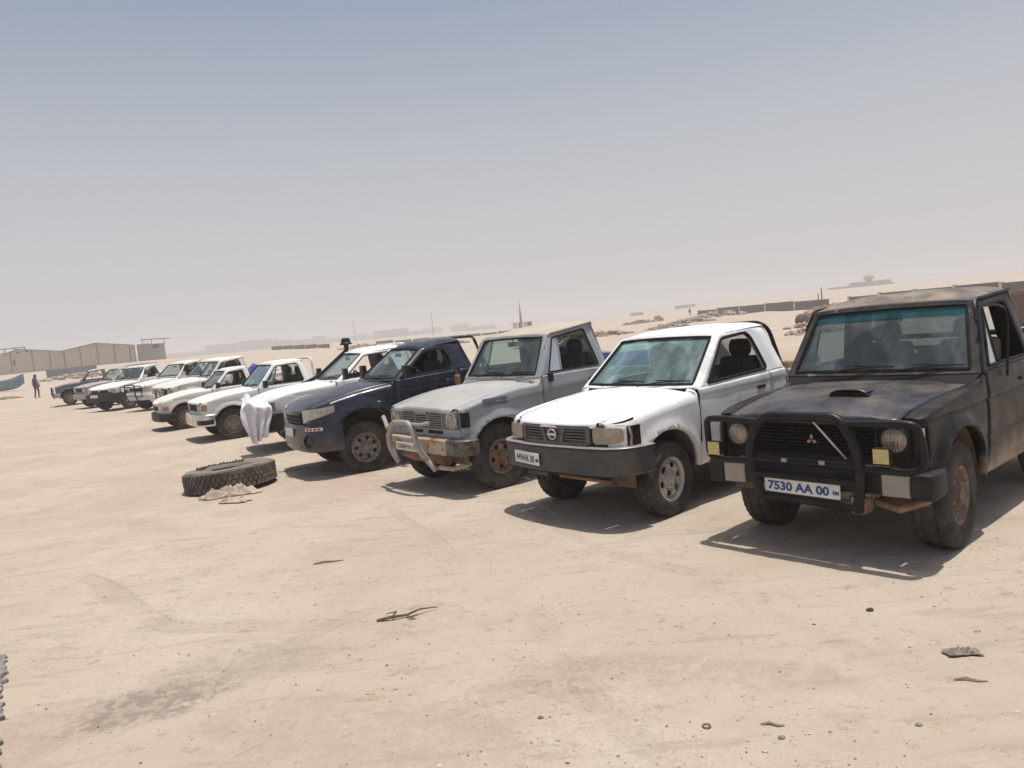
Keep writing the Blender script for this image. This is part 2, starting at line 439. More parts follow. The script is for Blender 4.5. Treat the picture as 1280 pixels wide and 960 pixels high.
class Truck:
    def __init__(T, label, loc, ang, mats, group=None, roll=0.0, **kw):
        P = T.P = NS(**{**DEF, **kw}); T.m = mats
        T.root = empty('pickup_truck', (loc[0], loc[1], loc[2] if len(loc) > 2 else 0), R(ang))
        T.root.rotation_euler = (R(P.tilt[0]), R(P.tilt[1]), R(ang))
        tag(T.root, label, 'pickup truck', group)
        T.plan = Plan(P)
        T.yhood = P.w - P.rs - .045
        if P.zbed is None: P.zbed = lerp(P.zbf, P.zbr, 1.0) - .02
        P.zcx = P.zcr if P.zcr is not None else None
        T.build()
    def part(T, name, mb, mat, parent=None, **kw): return obj(name, mb, mat if not isinstance(mat, str) else T.m.get(mat) or M[mat], parent or T.root, **kw)
    # surfaces
    def ysd(T, x, z, arch=True):
        P = T.P; y = T.plan.side_y(x) if x > 0 else P.w
        zm = lerp(P.zs, P.zbf, .62)
        d = z - zm
        y -= P.barrel * (d / .45) ** 2 * (1.3 if d < 0 else .55)
        if P.zcx:
            zc = P.zcx(x) if callable(P.zcx) else P.zcx
            y -= P.crd * math.exp(-((z - zc) / .011) ** 2)
            y += P.crd * .9 * sstep(zc - .012, zc + .03, z) * (1 - sstep(zc + .03, zc + .2, z))
        if arch:
            for wx in (0, -P.wb):
                dd = math.hypot(x - wx, z - P.Rt - P.ra_z) - P.ra
                y += (P.flare + (P.bedflare if wx else 0)) * math.exp(-(max(dd, 0) / P.flw) ** 2)
        return y
    def zbot(T, x):
        P = T.P; z = P.zs
        for wx in (0, -P.wb):
            d = abs(x - wx)
            if d < P.ra: z = max(z, P.Rt + P.ra_z + math.sqrt(P.ra ** 2 - d * d))
        if x > P.ra * .7: z = max(z, P.zfp0)
        return z
    def belt(T, x):
        P = T.P; return lerp(P.zbf, P.zbr, (P.xd0 - x) / (P.xd0 - P.xcr))
    def hz(T, x):
        P = T.P
        if x < P.xhr: return lerp(interp(P.hood, P.xhr), P.zbf, sstep(P.xhr, P.xd0, x) if P.xd0 != P.xhr else 1)
        return interp(P.hood, x)
    def arch_xs(T, wx, x0, x1):
        P = T.P; xs = [wx + P.ra * math.cos(math.pi * k / 28) for k in range(29)]
        xs += [wx + P.ra + .0005, wx - P.ra - .0005]
        return [x for x in xs if x0 < x < x1]
    def xs(T, x0, x1, step=.07):
        n = max(2, int(abs(x1 - x0) / step) + 1); s = {round(lerp(x0, x1, i / n), 5) for i in range(n + 1)}
        for wx in (0, -T.P.wb): s |= {round(x, 5) for x in T.arch_xs(wx, min(x0, x1), max(x0, x1))}
        if max(x0, x1) > 0: s |= {round(p.x, 5) for p in T.plan.p[12:23] if min(x0, x1) < p.x < max(x0, x1)}
        return sorted(s)
    def levels(T, x, ztop):
        P = T.P; zb = P.zs; zc = (P.zcx(x) if callable(P.zcx) else P.zcx) if P.zcx else lerp(zb, ztop, .7)
        zc = min(zc, ztop - .05)
        L = [lerp(zb, zc - .03, (i / 10)) for i in range(11)] + [zc - .02, zc - .01, zc, zc + .012, zc + .024]
        L = [min(z, ztop - .004) for z in L]
        L += [lerp(L[-1], ztop, (i + 1) / 6) for i in range(6)]
        b = T.zbot(x)
        return [max(z, min(b, ztop)) for z in L]
    def side_panel(T, x0, x1, top, kind):
        """kind: fender / door / bed"""
        P = T.P; rows = []
        for x in T.xs(x0, x1):
            zt = top(x); rs = P.rs if kind == 'fender' else .022
            zsh = zt - rs; row = [(x, T.ysd(x, z), z) for z in T.levels(x, zsh)]
            ys = T.ysd(x, zsh)
            for k in range(1, 6):
                a = math.pi / 2 * k / 5; row.append((x, ys - rs + rs * math.cos(a), zsh + rs * math.sin(a)))
            if kind == 'fender': row.append((x, min(T.yhood_at(x) + .008, ys - rs - .001), zt + .003)); row.append((x, min(T.yhood_at(x) + .008, ys - rs - .001), zt - .03))
            else: row.append((x, ys - rs - .035, zt - .002))
            rows.append(row)
        mb = MB().grid(rows)
        # rolled lip of the wheel arch
        for wx in (0, -P.wb):
            lip = []
            for k in range(29):
                a = math.pi * k / 28; x = wx + P.ra * math.cos(a); z = P.Rt + P.ra_z + P.ra * math.sin(a)
                if x0 <= x <= x1 and z >= P.zs - .001 and not (P.ra * .7 < x < P.ra * 1.2 and z < P.zfp0):
                    y = T.ysd(x, z); lip.append([(x, y, z), (x, y - .012, z - .012 * math.sin(a)), (x, y - .05, z - .006)])
            if len(lip) > 2: mb.grid(lip)
        return mb
    def yhood_at(T, x):
        P = T.P; y = T.yhood - P.__dict__.get('htaper', .06) * sstep(-.4, P.xh, x)
        return min(y, T.plan.side_y(min(x, T.plan.p[12].x - .004)) - P.rs - .012 if x > 0 else y)
    def yg(T, z):
        P = T.P; t = clamp((z - P.zbf) / (P.zt - P.zbf), -.2, 1.1)
        yb = T.ysd(-1.0, P.zbf - .022, False) - .012
        return lerp(yb, P.yr, t if t < 0 else t ** 1.12)
    def ws(T, s, t, off=0.0):
        P = T.P; b = lerp(P.wsbow, P.wsbow * .75, t)
        x = lerp(P.xc, P.xt, t) + b * (1 - s * s); z = lerp(P.zc, P.zt, t) + P.crown * (1 - s * s) * t
        y = s * lerp(T.yg(P.zc) + .002, P.yr, t)
        n = Vector((P.zt - P.zc, 0, P.xc - P.xt)).normalized() * off
        return (x + n.x, y, z + n.z)
    def build(T):
        P = T.P; m = T.m; D = P.dent
        body = m['paint']
        both = lambda name, mb, mat, **kw: [T.part(name, q, mat, **kw) for q in (mb, mb.mirror())]
        # fenders
        both('front_fender', T.side_panel(P.xd0 + .006, T.plan.p[12].x - .004, T.hz, 'fender'), m.get('fender', body), dent=D, solid=.006)
        # doors
        doors = both('door', T.side_panel(P.xd1 + .006, P.xd0 - .006, T.belt, 'door'), m.get('door', body), dent=D, solid=.01)
        for sgn, d in zip((1, -1), doors):
            hx = P.xd1 + .17; hz_ = T.belt(hx) - .13; y = T.ysd(hx, hz_, False)
            hb = MB().box(hx - .07, hx + .07, sgn * (y - .005) if sgn > 0 else -(y + .022), sgn * (y + .022) if sgn > 0 else -(y - .005), hz_ - .016, hz_ + .016)
            T.part('door_handle', hb, m.get('handle', M['black']), d, bevel=.008)
        # cab: quarter panels, greenhouse, roof, back wall
        cab = MB()
        q = T.side_panel(P.xcr, P.xd1 - .006, T.belt, 'door'); cab.add(q.v, q.f); q = q.mirror(); cab.add(q.v, q.f)
        zbelt_f, zbelt_r = T.belt(P.xd0), T.belt(P.xcr)
        def xfront(z): return lerp(P.xc, P.xt, (z - P.zc) / (P.zt - P.zc))
        zrail = lambda x: lerp(P.zt, P.zrr, clamp((P.xt - x) / (P.xt - P.xr)))
        out = [(xfront(P.zbf + .002), P.zbf + .002), (P.xt, P.zt), (P.xr, P.zrr), (P.xcr, zbelt_r + .002)]
        orad = (.005, .012, P.__dict__.get('rrad', .07), .005)
        O = rpoly(out, orad); I = rpoly(P.win, P.wrad)
        T.winpts = I
        outer = [(p[0], T.yg(p[1]), p[1]) for p in O]; inner = [(p[0], T.yg(p[1]) - .004, p[1]) for p in I]
        deep = [(x, y - .035, z) for x, y, z in inner]
        mid = [tuple((Vector(a) * .5 + Vector(b) * .5) + Vector((0, .006, 0))) for a, b in zip(outer, inner)]
        g = MB().grid([outer, mid, inner, deep], cv=True); cab.add(g.v, g.f); g = g.mirror(); cab.add(g.v, g.f)
        # roof
        rows = []; U = 14; S = 18
        for i in range(U + 1):
            u = i / U; row = []
            for j in range(S + 1):
                s = math.sin(math.pi / 2 * (2 * j / S - 1)); a = T.ws(s, 1.0)
                x = lerp(a[0], P.xr, u); gfn = sstep(-.12, .30, u) * (1 - .25 * sstep(.6, 1, u)) - .18 * (1 - sstep(0, .3, u))
                gfn = max(0, gfn)
                z = lerp(P.zt, P.zrr, u) + P.crown * (1 - s * s) + P.dome * gfn * (1 - abs(s) ** 6)
                row.append((x, s * P.yr, z))
            rows.append(row)
        rearrow = rows[-1]
        rows.append([(x - .03, y, z - .03) for x, y, z in rearrow])
        roof = T.part('roof', MB().grid(rows), m.get('roof', body), dent=D * 1.2, solid=.008)
        # back wall with window
        cabw = []
        zbk = P.zs + .15
        def xrear(z): return lerp(P.xcr, P.xr, clamp((z - zbelt_r) / (P.zrr - zbelt_r))) if z > zbelt_r else P.xcr
        ot = [(-P.yr + .004, P.zrr + P.crown * .2), (P.yr - .004, P.zrr + P.crown * .2), (T.yg(zbelt_r), zbelt_r), (-T.yg(zbelt_r), zbelt_r)]
        rw = [(-P.yr + .16, P.zrr - .07), (P.yr - .16, P.zrr - .07), (P.yr - .10, zbelt_r + .06), (-P.yr + .10, zbelt_r + .06)]
        OO = rpoly(ot, .004); II = rpoly(rw, .05)
        cab.grid([[(xrear(p[1]), p[0], p[1]) for p in OO], [(xrear(p[1]), p[0], p[1]) for p in II], [(xrear(p[1]) + .02, p[0], p[1]) for p in II]], cv=True)
        # close the strip between back wall top and the roof edge
        cab.grid([[(P.xr, y, z - .004) for x, y, z in rearrow], [(xrear(P.zrr), clamp(y, -P.yr + .004, P.yr - .004), P.zrr - .002) for x, y, z in rearrow]])
        yq = T.ysd(P.xcr, zbelt_r - .03, False) - .01
        cab.grid([[(P.xcr, -yq, zbelt_r), (P.xcr, yq, zbelt_r)], [(P.xcr, -yq, zbk), (P.xcr, yq, zbk)]])
        # windshield surround
        gs, t0, t1 = 1 - P.wsm / P.yr, .05, .945
        def ring(sv, tv0, tv1, off=0, n=10):
            pts = []
            for k in range(n): pts.append(T.ws(lerp(-sv, sv, k / n), tv0, off))
            for k in range(n): pts.append(T.ws(sv, lerp(tv0, tv1, k / n), off))
            for k in range(n): pts.append(T.ws(lerp(sv, -sv, k / n), tv1, off))
            for k in range(n): pts.append(T.ws(-sv, lerp(tv1, tv0, k / n), off))
            return pts
        sur = MB().grid([ring(1.0, -.02, 1.0), ring(1.0 - .012, -.01, .995, .008), ring(gs, t0, t1, .004), ring(gs, t0, t1, -.02)], cv=True)
        cabo = T.part('cab', cab, m.get('cab', body), dent=D * .6, solid=.004)
        T.part('windshield_frame', sur, m.get('pillar', body), cabo)
        gl = MB().grid([[T.ws(lerp(-gs, gs, j / 12), lerp(t0, t1, i / 8), -.008) for j in range(13)] for i in range(9)])
        wsh = T.part('windshield', gl, M[P.glass])
        T.part('gasket', MB().tube(ring(gs - .004, t0 + .004, t1 - .004, .004, 12), P.__dict__.get('gask', .013), 6, closed=True), M['seal'], wsh)
        # wipers
        for s0 in (-.55, .12):
            a = Vector(T.ws(s0, .0, .03)); b = Vector(T.ws(s0 + .62, .10, .022)); c = Vector(T.ws(s0 + .25, .115, .02)); d = Vector(T.ws(s0 + .75, .095, .02))
            T.part('wiper', MB().tube([a, a.lerp(b, .5) + Vector((.01, 0, .012)), b], .007, 5).tube([c, d], .006, 5), M['seal'])
        mc = Vector(T.ws(0, .86, -.07)); T.part('rear_view_mirror', MB().box(mc.x - .012, mc.x + .012, -.11, .11, mc.z - .03, mc.z + .03).tube([mc, Vector(T.ws(0, .96, -.02))], .008, 5), M['interior'], bevel=.008)
        # side glass and window seals
        for sgn in (1, -1):
            ring_ = [(p[0], sgn * (T.yg(p[1]) + .001), p[1]) for p in I]
            T.part('window_seal', MB().tube(ring_, P.__dict__.get('sealr', .011), 5, closed=True), M['seal'], doors[0 if sgn > 0 else 1])
            if P.sideglass == 'half':
                zlow = min(p[1] for p in I); lo = [p for p in I if True]
                pts = [(p[0], sgn * (T.yg(min(p[1], zlow + .12)) - .02), min(p[1], zlow + .12)) for p in lo]
            elif P.sideglass: pts = [(p[0], sgn * (T.yg(p[1]) - .02), p[1]) for p in I]
            else: pts = None
            if pts:
                c = Vector((sum(p[0] for p in pts) / len(pts), sum(p[1] for p in pts) / len(pts), sum(p[2] for p in pts) / len(pts)))
                g = MB(); n = len(pts); g.add([tuple(c)] + pts, [(0, i + 1, (i + 1) % n + 1) for i in range(n)])
                T.part('side_window', g, M['glassclear'], doors[0 if sgn > 0 else 1])
            if P.vent:
                xv0, xv1 = P.vent     # top x, bottom x of the post between quarter light and door glass
                zb_ = T.belt(xv1) + .01; zt_ = P.win[1][1]
                T.part('quarter_light_post', MB().tube([(xv1, sgn * (T.yg(zb_) - .012), zb_), (xv0, sgn * (T.yg(zt_) - .012), zt_)], .010, 6), m.get('vent', M['black']), doors[0 if sgn > 0 else 1])
                pl = [(P.win[0][0] - .02, P.win[0][1] + .015), (P.win[1][0] - .01, P.win[1][1] - .02), (xv0, zt_ - .01), (xv1, zb_)]
                T.part('quarter_light', MB().poly([(x, sgn * (T.yg(z) - .014), z) for x, z in pl]), M['glassgrey'], doors[0 if sgn > 0 else 1])
        if P.rearwin:
            T.part('rear_window', MB().poly([(xrear(p[1]) + .008, p[0], p[1]) for p in II]), M['glassclear'], cabo)
        if P.rail:
            for sgn in (1, -1):
                pts = [T.ws(sgn * 1.0, t, .01) for t in (.7, .85, .97)] + [(lerp(P.xt, P.xr, t), sgn * (P.yr + .008), lerp(P.zt, P.zrr, t) + .012) for t in (.05, .25, .5, .75, 1)]
                T.part('drip_rail', MB().tube(pts, .012, 6), m.get('railm', body), cabo)
        # hood
        rows = []; NX, NY = 22, 20
        for i in range(NX + 1):
            row = []
            for j in range(NY + 1):
                s = 2 * j / NY - 1
                xfr = P.xh - P.bow * (abs(s) * T.yhood / P.w) ** 2 + .012
                x = lerp(P.xhr, xfr, i / NX); yh = T.yhood_at(x) - .006
                z = T.hz(x) + P.hcrown * (1 - s * s) * sstep(P.xh + .15, P.xh - .3, x) * 1.0 + .002
                if hasattr(P, 'hoodfn'): z += P.hoodfn(x, s * yh)
                row.append((x, s * yh, z))
            rows.append(row)
        last = rows[-1]; rl = P.hoodroll
        for k in range(1, 5):
            a = math.pi / 2 * k / 4; rows.append([(x + rl * .45 * math.sin(a), y, z - rl * (1 - math.cos(a))) for x, y, z in last])
        rows.append([(x - .03, y, z - rl) for x, y, z in last])
        T.hood = T.part('hood', MB().grid(rows), m.get('hood', body), dent=D * 1.3, solid=.006)
        # cowl
        yc = T.yhood_at(P.xhr)
        cw = MB().grid([[(P.xhr - .008, lerp(-yc, yc, k / 10), T.hz(P.xhr) + P.hcrown * .6 * (1 - (k / 5 - 1) ** 2) - .012) for k in range(11)], [T.ws(lerp(-.995, .995, k / 10), -.02, .002) for k in range(11)]])
        T.part('cowl_panel', cw, m.get('cowl', M['black']))
        # chassis: floor, rails, axles, plus dark filler blocks added under the hood against daylight
        eb = MB(); xe = P.xh - P.bow - .1; ye = min(T.yhood, .56)
        eb.box(P.xd0, xe, -ye, ye, .50, P.hood[-1][1] - .16).box(P.xd0, 0, -ye, ye, P.hood[-1][1] - .17, T.hz(-.2) - .06)
        eb.box(P.xcr + .02, P.xd0 + .05, -P.w + .09, P.w - .09, P.zs + .02, P.zs + .12)
        for sg in (-1, 1): eb.box(-P.wb - .75, xe - .05, sg * .42 - .05, sg * .42 + .05, .40, .52)
        for wx in (0, -P.wb): eb.tube([(wx, -P.tk, P.Rt), (wx, P.tk, P.Rt)], .05, 8); eb.lathe([(.001, -.13), (.1, -.08), (.13, 0), (.1, .08), (.001, .13)], 12, 'y', (wx, .1, P.Rt))
        eb.tube([(0, .1, P.Rt + .05), (-P.wb, .1, P.Rt + .05)], .04, 8)
        eb.box(-.25, .2, -.25, .25, .30, .5)
        T.part('chassis', eb, M['under'], bevel=.01)
        # wheel wells
        for wx in (0, -P.wb):
            rows = []
            for k in range(17):
                a = math.pi * (k / 16) * 1.08 - .12; c, s_ = math.cos(a), math.sin(a); rr = P.ra + .015
                rows.append([(wx + rr * c, yy, P.Rt + P.ra_z + rr * s_) for yy in (P.w - .045, P.w - .2, .45)])
            both('wheel_well', MB().grid(rows), M['well'])
        # interior
        dz = P.zc - .06
        dash = MB(); dash.prism([(P.xc - .02, dz + .02), (P.xc - .05, dz - .35), (P.xc - .42, dz - .32), (P.xc - .45, dz - .03), (P.xc - .38, dz + .03)], 'y', -P.w + .1, P.w - .1)
        T.part('dashboard', dash, m.get('dash', M['interior']), bevel=.02)
        sy = .36; xs_ = P.xcr + .58
        stw = MB(); cx, cz = P.xc - .55, dz + .03
        stw.tube([(cx + .07 * math.sin(a) , sy + .185 * math.cos(a), cz + .17 * math.sin(a)) for a in [2 * math.pi * k / 20 for k in range(20)]], .016, 6, closed=True)
        stw.tube([(cx, sy - .17, cz), (cx + .03, sy, cz - .02), (cx, sy + .17, cz)], .018, 6).tube([(cx + .03, sy, cz - .02), (P.xc - .36, sy, cz - .14)], .03, 6)
        T.part('steering_wheel', stw, M['interior'])
        for yy in (sy, -sy):
            st = empty_mesh = MB(); bx = P.xcr + .20; top = P.zbf + .20
            st.prism([(bx + .08, P.zs + .2), (bx + .58, P.zs + .24), (bx + .6, P.zs + .36), (bx + .16, P.zs + .36), (bx + .02, top), (bx - .10, top), (bx - .06, P.zs + .3)], 'y', yy - .24, yy + .24)
            s_o = T.part('seat', st, M['seattan'] if P.seattan else M['seat'], bevel=.05, bseg=3)
            hr = MB().lathe([(.001, -.13), (.06, -.125), (.095, -.1), (.1, 0), (.095, .1), (.06, .125), (.001, .13)], 14, 'y', (0, 0, 0)).moved(lambda v: Vector((bx - .055 + v.x * .55, yy + v.y, top + .09 + v.z)))
            hr.tube([(bx - .05, yy, top - .02), (bx - .05, yy, top + .06)], .015, 6)
            T.part('headrest', hr, M['seattan'] if P.seattan else M['seat'], s_o)
        # inner door cards
        for sgn, d in zip((1, -1), doors):
            T.part('door_card', MB().grid([[(x, sgn * (T.ysd(x, z, False) - .06), z) for z in (P.zs + .05, lerp(P.zs, P.zbf, .5), T.belt(x) - .02)] for x in (P.xd0 - .02, (P.xd0 + P.xd1) / 2, P.xd1 + .02)]), M['interior'], d)
        # load bed
        xb0, xb1 = P.xcr - .03, -P.wb - P.__dict__.get('rover', .85)
        zb = lambda x: P.zbed
        sides = both('bed_side', T.side_panel(xb1, xb0, zb, 'bed'), m.get('bed', body), dent=D * 1.4, solid=.006)
        yi = P.w - .10; fl = P.zs + .22
        bd = MB()
        for sg in (-1, 1): bd.grid([[(xb1, sg * (P.w - .055), P.zbed - .002), (xb0, sg * (P.w - .055), P.zbed - .002)], [(xb1, sg * yi, P.zbed - .05), (xb0, sg * yi, P.zbed - .05)], [(xb1, sg * yi, fl), (xb0, sg * yi, fl)]])
        bd.box(xb1 + .02, xb0, -yi, yi, fl - .03, fl); bd.box(xb0 - .03, xb0, -yi - .05, yi + .05, fl - .1, P.zbed - .004)
        for sg in (-1, 1): bd.box(-P.wb - .4, -P.wb + .4, sg * (yi - .2), sg * yi, fl, fl + .18) if sg > 0 else bd.box(-P.wb - .4, -P.wb + .4, -yi, -yi + .2, fl, fl + .18)
        T.part('load_bed', bd, m.get('bedin', body))
        tg = MB().box(xb1 - .035, xb1 + .005, -P.w + .06, P.w - .06, P.zs + .17, P.zbed - .012)
        tgo = T.part('tailgate', tg, m.get('bed', body), bevel=.012)
        for sg in (-1, 1): T.part('tail_light', MB().box(xb1 - .02, xb1 + .012, min(sg*(P.w-.055), sg*(P.w-.012)), max(sg*(P.w-.055), sg*(P.w-.012)), P.zs + .3, P.zbed - .12), M['red'], bevel=.006)
        T.part('rear_bumper', MB().box(xb1 - .14, xb1 - .04, -P.w + .08, P.w - .08, P.zs + .04, P.zs + .16), M['black'], bevel=.015)
        # wheels
        for wx, st in ((0, P.steer), (-P.wb, 0)):
            for sg in (1, -1): wheel(P.wheel, T.root, wx, sg * P.tk, P.Rt - .008, sg, R(st), rnd.uniform(0, 6.28))
        # front panel behind lamps and grille
        S0 = T.plan.s[-1] - .62
        fp = MB(); smax = max(s for s in T.plan.s if s <= T.plan.s[-3] + .001)
        xf_s = smax
        rows = []
        for k in range(41):
            s = lerp(-xf_s, xf_s, k / 40); x, y = T.plan.at(s, -.015)
            zt_ = T.hz(min(x, P.xh)) - (rl + .002 if abs(y) < T.yhood_at(T.plan.p[12].x) - .02 else .012)
            rows.append([(x - P.lean * (z - P.zfp0), y, z) for z in (P.zfp0, lerp(P.zfp0, zt_, .33), lerp(P.zfp0, zt_, .66), zt_)])
        T.part('front_panel', MB().grid(rows), m.get('front', body), dent=D)
    # ------- front-end kit
    def fpt(T, s, z, off=0.0):
        x, y = T.plan.at(s, off); return (x - T.P.lean * (z - T.P.zfp0), y, z)
    def patch(T, name, s0, s1, z0, z1, off, mat, parent=None, n=8, nz=4, bulge=0.0, edge=.02, sl0=0.0, sl1=0.0, rim=None, rnd_=0, **kw):
        """raised piece following the front outline; z0/z1 may be (at s0, at s1)"""
        za = z0 if isinstance(z0, tuple) else (z0, z0); zb = z1 if isinstance(z1, tuple) else (z1, z1)
        rows = []
        for i in range(-1, n + 2):
            u = clamp(i / n); row = []
            for j in range(-1, nz + 2):
                v = clamp(j / nz); edge_ = i in (-1, n + 1) or j in (-1, nz + 1)
                vv = v if not rnd_ else .5 + (v - .5) * max(.05, 1 - abs(2 * u - 1) ** rnd_) ** (1 / rnd_)
                z = lerp(lerp(za[0], za[1], u), lerp(zb[0], zb[1], u), vv)
                s = lerp(s0, s1, u) + lerp(sl0, sl1, v)
                row.append(T.fpt(s, z, (off - edge) if edge_ else off + bulge * math.sin(math.pi * clamp(u, .08, .92)) * math.sin(math.pi * clamp(v, .15, .85))))
            rows.append(row)
        return T.part(name, MB().grid(rows), mat, parent, **kw)
    def bar(T, s0, s1, sec, n=28, off=0.0):
        """sweep a closed section [(offset outward, z)] along the front outline"""
        rows = []
        for k in range(n + 1):
            s = lerp(s0, s1, k / n); row = []
            for o, z in sec:
                x, y = T.plan.at(s, o + off); row.append((x, y, z))
            rows.append(row)
        mb = MB().grid(rows, cv=True)
        mb.poly(rows[0]); mb.poly(list(reversed(rows[-1])))
        return mb
    def plate(T, text, x, y0, y1, z0, z1, col='blue', tilt=0.0, yaw=0.0, size=None, mat='plate', extra=None):
        yc, zc = (y0 + y1) / 2, (z0 + z1) / 2; W, H = abs(y1 - y0), z1 - z0
        p = T.part('licence_plate', MB().box(-.004, .004, -W / 2, W / 2, -H / 2, H / 2), M[mat], bevel=.003)
        p.location = (x, yc, zc); p.rotation_euler = (R(tilt), 0, R(yaw))
        if text: text_mesh(text, p, (.0055, -W / 2 + .03, -H * .30), H * .80, M[col], fit=W - .06 - (.05 if extra else 0), bold=.036 if col == 'blue' else .008)
        if extra: text_mesh(extra, p, (.0055, W / 2 - .055, -H * .2), H * .34, M[col], fit=.045)
        return p

def text_mesh(txt, parent, loc, size, mat, fit=None, name='lettering', bold=.036):
    cu = bpy.data.curves.new('lettering', 'FONT'); cu.body = txt; cu.size = size; cu.extrude = .0008; cu.offset = bold * size; cu.resolution_u = 3
    tmp = bpy.data.objects.new('lettering_tmp', cu); COL.objects.link(tmp)
    dg = bpy.context.evaluated_depsgraph_get(); me = bpy.data.meshes.new_from_object(tmp.evaluated_get(dg)); bpy.data.objects.remove(tmp)
    w = max(v.co.x for v in me.vertices); sx = fit / w if fit else 1
    for v in me.vertices: v.co = Vector((v.co.z, v.co.x * sx, v.co.y))     # lies in the y-z plane, reads from +x
    o = link(name, me, mat, parent, loc); return o
def disc_lamp(T, name, y, z, x, r, mat, ringmat=None, parent=None, depth=.05):
    mb = MB().lathe([(r, -depth), (r, -.004), (r * .93, .006), (r * .7, .018), (r * .35, .026), (.001, .028)], 28, 'x', (x, y, z))
    o = T.part(name, mb, mat, parent)
    if ringmat: T.part('lamp_ring', MB().lathe([(r - .002, -.02), (r + .012, -.02), (r + .014, .002), (r + .004, .010), (r - .004, .004)], 28, 'x', (x, y, z)), ringmat, o)
    return o

# ------------------------------------------------------------------ wheel kinds
wheel_kind('t1', .39, .255, .205, M['steelrust'], n=6, hc=.60, hw=.30, hh=.10, dish=.075, hubr=.055, hubl=.085, lugs=6)
wheel_kind('t2', .352, .22, .20, M['alloy'], n=6, hc=.66, hw=.52, hh=.15, sq=2.2, dish=.03, hubr=.05, hubl=.03, lugs=6)
wheel_kind('t3', .39, .22, .20, M['steelrust'], n=5, hc=.62, hw=.42, hh=.14, sq=2.2, dish=.04, hubr=.06, hubl=.05, lugs=6)
wheel_kind('t4', .37, .23, .205, M['steelgrey'], n=7, hc=.66, hw=.42, hh=.14, sq=2.6, dish=.035, hubr=.06, hubl=.035, lugs=6)
wheel_kind('t6', .342, .20, .19, M['steelgrey'], n=14, hc=.78, hw=.45, hh=.07, sq=2.2, dish=.05, hubr=.055, hubl=.04, lugs=6)
wheel_kind('t7', .32, .19, .18, M['steelrust'], n=8, hc=.70, hw=.42, hh=.09, sq=2.2, dish=.04, hubr=.05, hubl=.03, lugs=5)
wheel_kind('far', .36, .21, .195, M['steelgrey'], n=8, hc=.70, hw=.42, hh=.09, sq=2.2, dish=.04, hubr=.05, hubl=.03, lugs=6)

P_BLACK = paint('faded_black_paint', (.008, .009, .013), (.016, .019, .032), .7, dust=.12, rust=.0, rough=.34, low=.62, seed=1, lowz=(.92, .64), spec=.12)
P_BLACKHOOD = paint('faded_black_hood_paint', (.013, .015, .022), (.020, .026, .050), .8, dust=.24, rough=.33, low=.0, seed=2, spec=.5)
P_CHIP = paint('chipped_black_paint', (.012, .012, .016), (.30, .285, .275), .55, dust=.35, rough=.5, low=.0, seed=41)
P_BLACKROOF = paint('dusty_black_roof_paint', (.025, .025, .030), (.14, .13, .12), .5, dust=.62, rough=.6, low=.0, seed=3)
P_WHITE = paint('hand_painted_white', (.87, .87, .86), (.56, .565, .565), .75, dust=.11, rough=.5, low=.22, seed=4)
P_WHITEHOOD = paint('fresh_white_paint', (.90, .90, .90), (.66, .66, .655), .65, dust=.10, rough=.42, low=.0, seed=5)
P_GREY = paint('weathered_grey_paint', (.33, .35, .36), (.20, .22, .24), .7, dust=.35, rust=.06, rough=.5, low=.5, seed=6)
P_GREYHOOD = paint('dusty_grey_hood_paint', (.38, .39, .38), (.30, .31, .31), .6, dust=.45, rust=.03, rough=.48, low=0, seed=7)
P_GREYROOF = paint('sandy_grey_roof_paint', (.40, .38, .34), (.48, .42, .34), .8, dust=.8, rust=.05, rough=.7, low=0, seed=8)
P_NAVY = paint('dark_navy_paint', (.010, .015, .032), (.016, .024, .045), .5, dust=.12, rough=.22, low=.16, seed=9)
P_W5 = paint('clean_white_paint', (.80, .81, .82), (.72, .73, .74), .5, dust=.10, rough=.35, low=.2, seed=10)
P_W6 = paint('old_white_paint', (.76, .76, .73), (.62, .61, .57), .6, dust=.18, rough=.45, low=.4, seed=11)
P_W7 = paint('cream_white_paint', (.74, .72, .67), (.60, .56, .50), .5, dust=.25, rust=.03, rough=.5, low=.45, seed=12)
P_W8 = paint('scraped_white_paint', (.66, .64, .60), (.30, .28, .26), .95, dust=.35, rust=.12, rough=.6, low=.6, seed=13)
P_W9 = paint('dusty_white_paint', (.72, .70, .66), (.58, .55, .50), .6, dust=.3, rough=.5, low=.5, seed=14)
P_BEIGE = paint('dusty_beige_paint', (.36, .33, .29), (.26, .24, .22), .6, dust=.4, rough=.55, low=.5, seed=15)
P_SLATE = paint('slate_blue_paint', (.075, .10, .125), (.12, .14, .16), .6, dust=.4, rough=.5, low=.5, seed=16)

